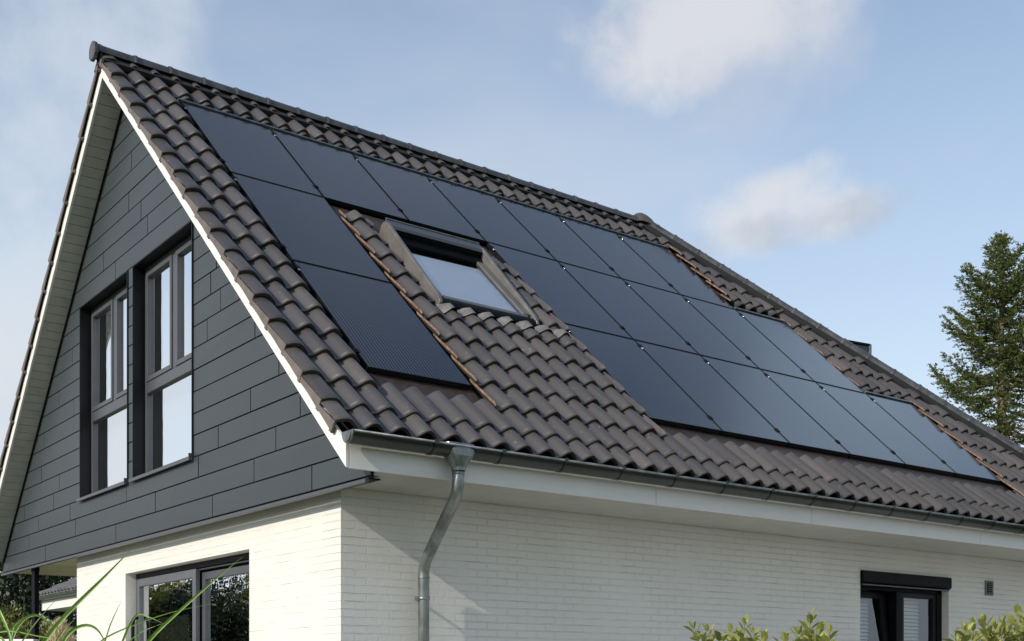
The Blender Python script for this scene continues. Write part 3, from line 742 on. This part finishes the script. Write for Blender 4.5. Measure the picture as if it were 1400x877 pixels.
mb = MB(); mb.box((-.1, -8.2, -.05), (13, -3.9, .03)); tag(mb.build('bounce_paving', simple('pale_bounce_slab', (.55, .53, .48), .85, var=.15, bmp=.003), bevel=.01), kind='structure')  # unseen pale slab, added to bounce sunlight up onto the long wall

# ------------------------------------------------------------------ ANNEX behind the hip
mb = MB(); an = empty('annex_building', (16, 4.4, 0))
x0, x1, yA, yB = 13.6, 16.70, 3.5, 5.6
mb.prism([(x0, 0), (x1 - .1, 0), (x1 - .1, .985 + GZ), (x0, .80 + GZ)], lambda p, t: (p[0], t, p[1]), yA, yB); mb.build('wall', M['annex'], an, bevel=.01)
mb = MB(); mb.box((x1 - .1, yA - .01, 0), (x1, yB, 1.03 + GZ)); mb.build('corner_trim', M['zinc'], an)
mb = MB(); mb.prism([(x0, .802 + GZ), (x1 - .1, .987 + GZ), (x1 - .1, 1.02 + GZ), (x0, .84 + GZ)], lambda p, t: (p[0], t, p[1]), yA - .05, yB + .05); mb.build('roof', M['black'], an)
tag(an, 'dark flat roofed box rising behind the hip of the tiled roof', 'building')

# ------------------------------------------------------------------ NEIGHBOUR HOUSE
def onx(x, px, py): d = ray(px, py); return CAM + (x - CAM[0]) / d[0] * d
NX = 3.0; far = onx(NX, 58, 817); near_y = 6.5 + 0; ze = far[2]
nb = empty('neighbour_house', (NX + 4, far[1] - 5, 0)); yn = far[1] - 11
pa = math.radians(25); cp, sp = math.cos(pa), math.sin(pa)
mb = MB(); nu = 60; P_ = .24
rows = 11
for c in range(rows):
    va, vb = 4.4 - c * .4 - .4, 4.4 - c * .4
    for i in range(int(11.2 / P_)):
        for t0, t1 in ((0, .25), (.25, .5), (.5, .75), (.75, 1)):
            def q(t, v, lift): yy = far[1] + .25 - (i + t) * P_; o_ = .03 * math.cos(2 * math.pi * t) + lift; s_ = 4.4 - v; return (NX - .06 + s_ * cp - o_ * sp, yy, ze + .06 + s_ * sp + o_ * cp)
            mb.add([q(t0, va, 0), q(t0, vb, .03), q(t1, vb, .03), q(t1, va, 0)], [(0, 1, 2, 3)], 0, True, uv=(i + .5, c + .5))
            mb.add([q(t0, vb, .03), q(t0, vb, -.01), q(t1, vb, -.01), q(t1, vb, .03)], [(0, 1, 2, 3)], 0, False, uv=(i + .5, c + .5))
mb.build('roof', M['tile_far'], nb)
mb = MB(); mb.quad((NX + 4.0, far[1] + .2, ze + 1.9), (NX + 8, far[1] + .2, ze), (NX + 8, yn, ze), (NX + 4.0, yn, ze + 1.9)); mb.build('back_roof', M['tile_far'], nb)
mb = MB(); vs = []
for yy in (far[1] + .2, yn): vs += [(NX - .09 + .085 * math.cos(math.pi * (1 + k / 8)), yy, ze + .085 * math.sin(math.pi * (1 + k / 8))) for k in range(9)]
mb.add(vs, [(k, k + 1, 10 + k, 9 + k) for k in range(8)], 0, True); mb.tube([(NX - .175, far[1] + .2, ze), (NX - .175, yn, ze)], .012, 6); mb.build('gutter', M['zinc'], nb)
mb = MB(); mb.box((NX, yn, ze - .30), (NX + .03, far[1] + .12, ze - .02)); mb.prism([(NX, ze - .30), (NX + .6, ze - .30), (NX + 4, ze + 1.55), (NX + 4, ze + 1.82), (NX, ze - .02)], lambda p, t: (p[0], t, p[1]), far[1] + .09, far[1] + .12); mb.build('fascia', M['white'], nb)
mb = MB(); mb.box((NX + .031, yn, ze - .30), (NX + .8, far[1] + .08, ze - .27)); mb.build('soffit', M['soffit'], nb)
mb = MB(); mb.prism([(NX + .8, 0), (NX + 7.4, 0), (NX + 7.4, ze - .1), (NX + 4, ze + 1.7), (NX + .8, ze + .1)], lambda p, t: (p[0], t, p[1]), yn + .4, far[1] - .6); mb.build('wall', M['bricky'], nb)
mb = MB(); mb.tube([(NX - .09, far[1] + .05, ze - .08), (NX - .09, far[1] + .05, ze - .36), (NX + .72, far[1] - .9, ze - 1.1), (NX + .72, far[1] - .9, .1)], .05, 10); mb.build('downpipe', M['zinc'], nb)
tag(nb, 'low neighbouring house with grey wavy roof and white fascia seen under the porch', 'house')

# ------------------------------------------------------------------ VEGETATION
def rand_dirs(n):
    d = rng.normal(size=(n, 3)); return d / np.linalg.norm(d, axis=1, keepdims=True)
def leaf_quads(C, D, Nn, Ln, Wd):
    """rhombic leaves at C pointing D with normal Nn"""
    S = np.cross(D, Nn); S /= np.linalg.norm(S, axis=1, keepdims=True) + 1e-9
    Ln = np.asarray(Ln).reshape(-1, 1); Wd = np.asarray(Wd).reshape(-1, 1)
    a_ = C; b_ = C + D * Ln * .45 + S * Wd * .5; c_ = C + D * Ln; d_ = C + D * Ln * .45 - S * Wd * .5
    V = np.stack([a_, b_, c_, d_], 1).reshape(-1, 3); F = np.arange(len(V)).reshape(-1, 4); return V, F
def norm(a): return a / (np.linalg.norm(a, axis=-1, keepdims=True) + 1e-9)
def conifer(name, base, H, prof_r, label, z_lo, seed, dens=1.0, mat='needle', group=None):
    r = np.random.default_rng(seed); t = empty(name, tuple(base)); base = np.array(base, float)
    tr = MB(); zs = np.linspace(0, H, 14); bend_ = np.cumsum(r.normal(0, .03, (14, 2)), 0)
    ax = lambda z: base + np.array([np.interp(z, zs, bend_[:, 0]), np.interp(z, zs, bend_[:, 1]), z])
    tr.tube([ax(z) for z in zs], [.27 * (1 - z / H) ** .8 + .02 for z in zs], 10); limbs = MB()
    Cs, Ds, Ns, Ls = [], [], [], []
    z = z_lo; whorl = 0
    while z < H - .15:
        f = (H - z) / H; R0 = prof_r(H - z); nb_ = int(r.integers(5, 8)) if dens >= 1 else int(r.integers(3, 6)); ph0 = r.uniform(0, 6.28)
        for b in range(nb_):
            Rb = R0 * r.choice([r.uniform(.85, 1.12), r.uniform(.4, .8)], p=[.7, .3]); az = ph0 + 6.283 * b / nb_ + r.normal(0, .22); z1 = z + r.uniform(-.10, .10)
            el = np.interp(f, [0, .10, .5, 1], [.85, .42, .12, -.05]) + r.normal(0, .08)
            n = max(4, int(Rb / .13)); s = np.linspace(0, 1, n); hd = np.array([math.cos(az), math.sin(az), 0])
            side = np.array([-hd[1], hd[0], 0]); cv = r.normal(0, .15)
            P = ax(z1) + np.outer(s * Rb * math.cos(el), hd) + np.outer(Rb * (math.sin(el) * s - .30 * np.sin(s * 2.4) * min(1, f * 3) + .16 * s ** 3), [0, 0, 1]) + np.outer(cv * s ** 2 * Rb * .5, side)
            if Rb > .5: limbs.tube(P[::2] if n > 6 else P, [.032 * (1 - q) * min(1.4, Rb) + .006 for q in (s[::2] if n > 6 else s)], 4, caps=False)
            start = .30 if f > .3 else .12
            if r.random() < .12 and f > .35: start = .6
            for i in range(n):
                if s[i] < start: continue
                tl = (.16 + .46 * math.sin(math.pi * min(1, (1.12 - s[i]) * .9)) * min(1, Rb / 1.4)) * r.uniform(.7, 1.25)
                for sd in (-1, 1, 0):
                    if sd == 0 and i < n - 1 and r.random() < .5: continue
                    tang = P[min(i + 1, n - 1)] - P[i - 1]; tang /= np.linalg.norm(tang) + 1e-9
                    dirn = norm(tang * (.75 if sd else 1) + side * sd * r.uniform(.6, 1.0) + np.array([0, 0, r.uniform(-.28, .06)]))
                    m = max(3, int(tl / .026 * dens)); q = r.uniform(0.02, 1, m)
                    c0 = P[i] + np.outer(q * tl, dirn) + r.normal(0, .020, (m, 3)) + np.outer(-.12 * (q * tl) ** 2 * 2, [0, 0, 1])
                    for rep in range(3):
                        ang = r.uniform(0, 6.28, m); rd = norm(np.stack([np.cos(ang), np.sin(ang), r.uniform(-.15, .6, m)], 1))
                        Cs.append(c0); Ds.append(norm(dirn * .8 + rd * .75)); Ns.append(norm(rd + r.normal(0, .3, (m, 3)) + np.array([0, 0, .6]))); Ls.append(r.uniform(.06, .11, m))
        z += np.interp(f, [0, .2, 1], [.22, .34, .45]); whorl += 1
    C_ = np.concatenate(Cs); V, F = leaf_quads(C_, np.concatenate(Ds), np.concatenate(Ns), np.concatenate(Ls), np.concatenate(Ls) * .33)
    tr.build('trunk', M['bark'], t); limbs.build('branches', M['bark'], t); fastmesh('crown', V, F, M[mat], t)
    tag(t, label, 'tree', group); return t
pb = at(40, 1367, 900); pb[2] = 0
def pr(d): return float(np.interp(d, [0, .5, 1.2, 2.2, 4, 6, 9, 14], [.05, .32, .85, 1.45, 2.15, 2.55, 2.9, 3.2]))
conifer('fir_tree', pb, 16.1, pr, 'tall loose fir tree rising behind the right end of the roof', 6.5, 5)

def blob_tree(name, base, R, zc, n, mat, label, size, cat='shrub', trunk=True, seed=0, group=None, core=True):
    r = np.random.default_rng(seed); t = empty(name, tuple(base)); base = np.array(base, float)
    K = max(18, n // 250); cc = norm(r.normal(size=(K, 3))) * r.uniform(.45, 1, (K, 1)) * np.array(R); cc[:, 2] += zc
    idx = r.integers(0, K, n); sr = np.array(R).mean() * .30
    off = norm(r.normal(size=(n, 3))) * (r.uniform(0, 1, (n, 1)) ** .5) * sr
    P = base + cc[idx] + off; P = P[P[:, 2] > .05]; n = len(P)
    D = norm(norm(P - (base + np.array([0, 0, zc]))) + r.normal(0, .7, (n, 3))); Nn = norm(r.normal(size=(n, 3)) + np.array([0, 0, .8])); Ls = r.uniform(.7, 1.3, n) * size
    V, F = leaf_quads(P, D, Nn, Ls, Ls * .5); 
    mb = MB()
    for i in range(7): e = base + cc[i]; mb.tube([base + np.array([r.normal(0, .05), r.normal(0, .05), 0]), base + (e - base) * .5 + r.normal(0, .1, 3) * .5, e], [.04, .025, .008], 5)
    mb.build('stems', M['bark'], t); fastmesh('foliage', V, F, M[mat], t); tag(t, label, cat, group); return t
# seen under the porch at lower left
def gpos(depth, px): p = at(depth, px, 900); p[2] = 0; return p
blob_tree('hedge_shrub', gpos(21, 12), (.9, .9, 1.35), 1.35, 9000, 'hedge', 'sunlit yellow green hedge bush at the far left edge of the photo', .085, seed=1, group='hedge bushes seen under the porch')
blob_tree('hedge_shrub', gpos(20, 38), (.6, .6, 1.25), 1.25, 6000, 'hedge', 'sunlit yellow green hedge bush just left of the black porch post', .085, seed=2, group='hedge bushes seen under the porch')
blob_tree('hedge_shrub', gpos(22, 74), (.9, .9, 1.12), 1.12, 8000, 'hedge', 'green hedge bush between the black post and the wall, below the neighbouring roof', .085, seed=3, group='hedge bushes seen under the porch')
blob_tree('evergreen_tree', gpos(46, -10), (3.6, 3.6, 4.6), 4.3, 16000, 'evergreen', 'dark evergreen behind the hedge at the far left edge of the photo', .22, 'tree', seed=4)
blob_tree('evergreen_tree', gpos(44, 40), (2.4, 2.4, 4.4), 4.2, 12000, 'evergreen', 'dark evergreen behind the black porch post', .22, 'tree', seed=5)
# garden hedge beyond the terrace, outside the picture, mirrored in the glass door
for i, (x, y) in enumerate([(-23, 39), (-20, 41), (-17.2, 39), (-14.4, 41), (-11.8, 39), (-9.2, 41), (-21.5, 45), (-18.5, 45), (-15.8, 46), (-13, 45), (-10.5, 46)]):
    blob_tree('garden_tree', (x, y, 0), (2.2, 2.2, 2.9 + .3 * (i % 3)), 3.0, 17000, 'hedge' if i % 2 else 'evergreen', 'dark garden tree seen only as a reflection in the glass sliding door', .2, 'tree', seed=20 + i, group='garden trees mirrored in the door')

# shrubs in front of the long wall
def leafy_shrub(name, base, tips, label, seed, L0=.098):
    r = np.random.default_rng(seed); t = empty(name, tuple(base)); base = np.array(base, float); mb = MB(); Cs, Ds, Ns, Ls = [], [], [], []
    for tip in tips:
        tip = np.array(tip, float); st = base + r.normal(0, .06, 3) * np.array([1, 1, 0]); mid = st * .4 + tip * .6 + np.array([r.normal(0, .05), r.normal(0, .05), .02])
        s = np.linspace(0, 1, 22)[:, None]; P = (1 - s) ** 2 * st + 2 * s * (1 - s) * mid + s * s * tip
        mb.tube(P[::3], np.linspace(.007, .002, len(P[::3])), 5)
        d = norm(np.gradient(P, axis=0)); ph = r.uniform(0, 6)
        q = 1.0
        pos = np.cumsum(np.r_[0, np.linalg.norm(np.diff(P, axis=0), axis=1)]); tot = pos[-1]; l = tot
        while l > tot * .70:
            c = np.array([np.interp(l, pos, P[:, k]) for k in range(3)]); dd = np.array([np.interp(l, pos, d[:, k]) for k in range(3)])
            a_ = norm(np.cross(dd, [0, 0, 1.]) + 1e-6); b_ = np.cross(a_, dd)
            for w_ in range(2):
                ang = ph + w_ * math.pi + r.normal(0, .3); rad = a_ * math.cos(ang) + b_ * math.sin(ang)
                open_ = np.interp(tot - l, [0, .05, .2], [.35, .8, 1.0])
                D = norm(dd * (1.1 - .5 * open_) + rad * open_ + r.normal(0, .12, 3)); Nn = norm(dd * .8 - rad * .3 + np.array([0, 0, .5]))
                # petiole end, two half blades with a keel fold
                Cs.append(c + D * .006); Ds.append(D); Ns.append(Nn); Ls.append(L0 * r.uniform(.7, 1.2) * np.interp(tot - l, [0, .05], [.6, 1]))
            ph += 1.9; l -= r.uniform(.026, .040)
    C_, D_, N_, L_ = map(np.array, (Cs, Ds, Ns, Ls)); S = norm(np.cross(D_, N_)); L_ = L_[:, None]; Wd = L_ * .46; drop = -N_ * L_ * .10
    up = N_ * Wd * .16
    a0 = C_; a1 = C_ + D_ * L_ * .5; a2 = C_ + D_ * L_ + drop
    Vs = []; 
    for sg in (-1, 1):
        s1 = C_ + D_ * L_ * .28 + S * sg * Wd * .45 + up; s2 = C_ + D_ * L_ * .66 + S * sg * Wd * .42 + up
        Vs.append(np.stack([a0, s1, a1, a1], 1)); Vs.append(np.stack([a1, s1, s2, a2], 1))
    V = []; F = []
    n = len(C_)
    for sg in (-1, 1):
        s1 = C_ + D_ * L_ * .28 + S * sg * Wd * .47 + up; s2 = C_ + D_ * L_ * .64 + S * sg * Wd * .44 + up
        o = len(V) * 0
        V.append(np.stack([a0, s1, a1 - N_ * Wd * .04, a1 - N_ * Wd * .04 - D_ * L_ * .2], 1)); V.append(np.stack([a1 - N_ * Wd * .04, s1, s2, a2], 1))
    V = np.concatenate([v.reshape(-1, 3) for v in V]); F = np.arange(len(V)).reshape(-1, 4)
    mb.build('stems', M['stem'], t); fastmesh('leaves', V, F, M['shrub'], t); tag(t, label, 'shrub'); return t
def tips(depth, pts): return [at(depth + random.uniform(-.25, .25), x, y) for x, y in pts]
b0 = gpos(6.6, 1040); leafy_shrub('garden_shrub', b0, tips(6.6, [(950, 862), (968, 866), (985, 872), (1000, 868), (1018, 856), (1030, 868), (1045, 873), (1075, 874), (1092, 870), (1108, 845), (1122, 862), (1134, 868), (1100, 862), (1010, 872), (1120, 876), (960, 877)]), 'yellow green shrub in front of the long wall, left of the black framed window', 3)
b0 = gpos(6.4, 1385); leafy_shrub('garden_shrub', b0, tips(6.4, [(1306, 874), (1318, 864), (1330, 858), (1345, 854), (1358, 860), (1370, 856), (1383, 850), (1395, 838), (1400, 856), (1352, 870), (1338, 872), (1390, 868), (1366, 874), (1405, 845), (1412, 860), (1378, 866), (1325, 878)]), 'yellow green shrub at the lower right corner, right of the black framed window', 4)

# tall grass at lower left
gb = at(3.6, 110, 900); gb[2] = 0
gt = empty('ornamental_grass', tuple(gb)); V = []; F = []
def blade(pts, w, depth, wob=0):
    pts = np.array([at(depth + wob * i / len(pts), x, y) for i, (x, y) in enumerate(pts)])
    n = 18; s = np.linspace(0, len(pts) - 1, n); i0 = np.arange(len(pts))
    P = np.stack([np.interp(s, i0, pts[:, k]) for k in range(3)], 1)
    for _ in range(3): P[1:-1] = (P[:-2] + 2 * P[1:-1] + P[2:]) / 4
    d = norm(np.gradient(P, axis=0)); view = norm(P - CAM); S = norm(np.cross(d, view)); th = norm(np.cross(S, d))
    ww = w * .78 / FPX * depth * np.interp(np.linspace(0, 1, n), [0, .3, .7, 1], [.8, 1, .6, .04])[:, None] * .5
    o = len(V); keel = th * ww * .7
    for i in range(n): V.extend([P[i] - S[i] * ww[i], P[i] + keel[i], P[i] + S[i] * ww[i]])
    for i in range(n - 1): F.extend([(o + 3 * i, o + 3 * i + 1, o + 3 * i + 4, o + 3 * i + 3), (o + 3 * i + 1, o + 3 * i + 2, o + 3 * i + 5, o + 3 * i + 4)])
for pts, w, dep in [([(120, 1010), (195, 882), (240, 840), (285, 800), (332, 761)], 6.5, 3.6), ([(30, 950), (55, 880), (95, 835), (140, 792), (186, 745)], 9, 3.4),
                    ([(70, 930), (84, 876), (98, 861), (116, 853), (130, 857), (140, 868), (150, 895)], 6.5, 3.5), ([(5, 930), (14, 872), (28, 848), (46, 839), (58, 843), (72, 856), (88, 878)], 6, 3.5),
                    ([(-20, 800), (0, 838), (8, 856), (15, 872), (16, 930)], 6, 3.3), ([(100, 940), (128, 880), (160, 864), (200, 848), (240, 835), (300, 824)], 3, 3.7),
                    ([(150, 930), (166, 880), (178, 852), (188, 838), (200, 842), (222, 852)], 4, 3.5), ([(130, 930), (143, 880), (150, 856), (158, 838), (166, 822)], 2.5, 3.6),
                    ([(60, 930), (72, 884), (88, 860), (104, 845)], 4, 3.7), ([(-10, 866), (12, 862), (34, 866), (60, 872), (90, 874)], 3, 3.3), ([(20, 920), (26, 884), (40, 862), (58, 840), (82, 815)], 3, 3.6),
                    ([(12, 930), (8, 880), (0, 870), (-20, 868)], 5, 3.4), ([(150, 940), (176, 876), (196, 862), (230, 850)], 2.2, 3.8), ([(170, 950), (180, 890), (196, 852), (206, 835)], 2.5, 3.6), ([(14, 900), (14, 872), (18, 856), (30, 846)], 5, 3.35)]:
    blade(pts, w, dep, random.uniform(-.1, .15))
# the blades' lower ends run down to the ground
o_ = []
for x, y in [(30, 950), (70, 930), (120, 1010), (150, 930), (5, 930), (100, 940), (60, 930), (130, 930), (150, 940), (170, 950), (12, 930), (20, 920)]:
    p = at(3.5, x, y); q = gb + np.array([(p[0] - gb[0]) * .35, (p[1] - gb[1]) * .35, 0]); pts = np.linspace(q, p, 8); S = norm(np.cross(norm(p - q), p - CAM)) * .007; o = len(V)
    for r_ in pts: V.extend([r_ - S, r_, r_ + S])
    for i in range(7): F.extend([(o + 3 * i, o + 3 * i + 1, o + 3 * i + 4, o + 3 * i + 3), (o + 3 * i + 1, o + 3 * i + 2, o + 3 * i + 5, o + 3 * i + 4)])
ob = fastmesh('blades', np.array(V), np.array(F), M['blade'], gt); ob.data.polygons.foreach_set('use_smooth', [True] * len(ob.data.polygons))
tag(gt, 'long arching green grass blades at the lower left corner', 'grass plant')
# pampas plume
pc = at(9, 84, 880); bz = pc.copy(); bz[2] = 0; pp = empty('pampas_grass', tuple(bz)); mb = MB(); mb.tube([bz, pc], .008, 6); mb.build('stalk', M['stem'], pp)
n = 5200; s = rng.uniform(0, 1, n); top = at(9, 82, 853); lo = at(9, 84, 905); ctr = lo + np.outer(s, top - lo); rad = .095 * np.sin(np.pi * np.clip(s * .85 + .15, 0, 1)) ** .7
dr = rand_dirs(n); Cc = ctr + dr * (rad * rng.uniform(0, 1, n) ** .5)[:, None] * np.array([1, 1, .4]); D = norm(dr * .5 + np.array([0, 0, 1.]) + rng.normal(0, .2, (n, 3)))
Vp, Fp = leaf_quads(Cc, D, rand_dirs(n), rng.uniform(.03, .07, n), np.full(n, .004)); fastmesh('plume', Vp, Fp, M['plume'], pp)
tag(pp, 'fluffy beige pampas plume beside the corner of the gable wall', 'grass plant')
# low white garden wall at the far left
a_ = at(15, -40, 874); b_ = at(15, 46, 874); mb = MB(); dn = norm(np.array([b_[0] - a_[0], b_[1] - a_[1], 0])); nn = np.array([-dn[1], dn[0], 0]) * .2
mb.prism([(0, 0), (1, 0), (1, 1), (0, 1)], lambda p, t: tuple((a_ + (b_ - a_) * p[0] + nn * t)[:2]) + (a_[2] * p[1],), 0, 1)
tag(mb.build('garden_wall', M['stone'], bevel=.01), 'low white garden wall at the bottom left corner', 'wall')

# ------------------------------------------------------------------ LIGHT
ld = np.array([1, .135, -.5466]); ld /= np.linalg.norm(ld); S_ = -ld
el = math.asin(S_[2]); azm = math.atan2(S_[0], S_[1])
sun = bpy.data.lights.new('sun', 'SUN'); so = bpy.data.objects.new('sun', sun); COL.objects.link(so)
sun.energy = 4.4; sun.angle = math.radians(.5); sun.color = (1, .935, .84)
so.rotation_euler = Vector(ld.tolist()).to_track_quat('-Z', 'Y').to_euler(); so.location = (-20, -10, 20)
w = bpy.data.worlds.new('World'); sc.world = w; w.use_nodes = True; nt = w.node_tree; bg = nt.nodes['Background']
st = N(nt, 'ShaderNodeTexSky', sky_type='NISHITA'); st.sun_disc = False; st.sun_elevation = el; st.sun_rotation = azm; st.air_density = 1.0; st.dust_density = 1.2; st.ozone_density = 1.2
gen = N(nt, 'ShaderNodeTexCoord').outputs['Generated']
sx = N(nt, 'ShaderNodeSeparateXYZ'); L(nt, gen, sx.inputs[0])
STR = .14
def dotc(vec, d): n = N(nt, 'ShaderNodeVectorMath', operation='DOT_PRODUCT'); L(nt, vec, n.inputs[0]); n.inputs[1].default_value = tuple(d); return n.outputs['Value']
# pale haze growing toward the horizon, then drifting cloud
hz = ramp(nt, sx.outputs[2], [(0.0, (.95, .95, .95)), (.16, (.82, .82, .82)), (.30, (.52, .52, .52)), (.48, (.26, .26, .26)), (.70, (.04, .04, .04)), (.9, (.0, .0, .0))])
wv = N(nt, 'ShaderNodeMapping'); wv.inputs['Scale'].default_value = (1, 1, 2.6); L(nt, gen, wv.inputs[0])
wn_ = noise(nt, 1.7, 7, wv.outputs[0], .55)
wisp = ramp(nt, wn_, [(.46, (0, 0, 0)), (.74, (.42, .42, .42))])
skyc = mixc(nt, hz, mixc(nt, 1.0, st.outputs[0], (.92, 1.08, 1.20), 'MULTIPLY'), (.77 / STR, .87 / STR, .95 / STR))
skyc = mixc(nt, wisp, skyc, (.74 / STR, .78 / STR, .83 / STR))
def cloud(px, py, sx_, sy_, col, strength, sc_, tilt_=0, seed=0.0):
    global skyc
    c = ray(px, py); c = c / np.linalg.norm(c); t1 = np.cross(c, [0, 0, 1.]); t1 /= np.linalg.norm(t1); t2 = np.cross(t1, c)
    a1 = t1 * math.cos(tilt_) + t2 * math.sin(tilt_); a2 = -t1 * math.sin(tilt_) + t2 * math.cos(tilt_)
    wob = noise(nt, sc_, 6, gen, .6)
    u_ = math_(nt, 'DIVIDE', dotc(gen, a1), sx_); v_ = math_(nt, 'DIVIDE', dotc(gen, a2), sy_)
    r2 = math_(nt, 'ADD', math_(nt, 'MULTIPLY', u_, u_), math_(nt, 'MULTIPLY', v_, v_))
    nn_ = N(nt, 'ShaderNodeTexNoise'); nn_.inputs['Scale'].default_value = sc_; nn_.inputs['Detail'].default_value = 8; nn_.inputs['Roughness'].default_value = .58
    mp = N(nt, 'ShaderNodeMapping'); mp.inputs['Location'].default_value = (seed, seed * 2, seed); L(nt, gen, mp.inputs[0]); L(nt, mp.outputs[0], nn_.inputs['Vector'])
    k = math_(nt, 'SUBTRACT', math_(nt, 'ADD', .85, math_(nt, 'MULTIPLY', math_(nt, 'SUBTRACT', nn_.outputs['Fac'], .5), 3.3)), r2)
    mr = N(nt, 'ShaderNodeMapRange', interpolation_type='SMOOTHSTEP'); L(nt, k, mr.inputs[0]); mr.inputs[1].default_value = 0; mr.inputs[2].default_value = 1.1; mr.inputs[3].default_value = 0; mr.inputs[4].default_value = strength
    front = math_(nt, 'GREATER_THAN', dotc(gen, c), .3)
    skyc = mixc(nt, math_(nt, 'MULTIPLY', mr.outputs[0], front), skyc, tuple(x / STR for x in col))
cloud(975, 30, .125, .066, (.78, .78, .80), .82, 9, .1, 1.3)
cloud(2207, -514, .42, .17, (.64, .82, 1.04), .9, 4, 0, 5.5)  # cloud added out of view to brighten reflections in the right-hand panels
cloud(1095, 275, .120, .034, (.76, .77, .80), .78, 13, .10, 4.1)
cloud(1085, 308, .125, .022, (.50, .54, .62), .75, 12, .10, 8.3)
cloud(1060, 110, .10, .05, (.60, .64, .72), .45, 8, .3, 9.3)
cloud(-1500, 500, .85, .40, (.72, .73, .74), .9, 4, 0, 6.6)  # unseen cloud bank, added so the gable panes reflect white
cloud(30, 90, .16, .15, (.76, .81, .87), .6, 6, 0, 2.2)
cloud(10, 420, .08, .12, (.74, .79, .84), .6, 8, 0, 3.7)
L(nt, skyc, bg.inputs[0]); bg.inputs[1].default_value = STR

sc.view_settings.view_transform = 'Standard'; sc.view_settings.look = 'None'; sc.view_settings.exposure = 0; sc.view_settings.gamma = 1
sc.render.resolution_x = 1024; sc.render.resolution_y = 641
sc.cycles.max_bounces = 8; sc.cycles.transparent_max_bounces = 12
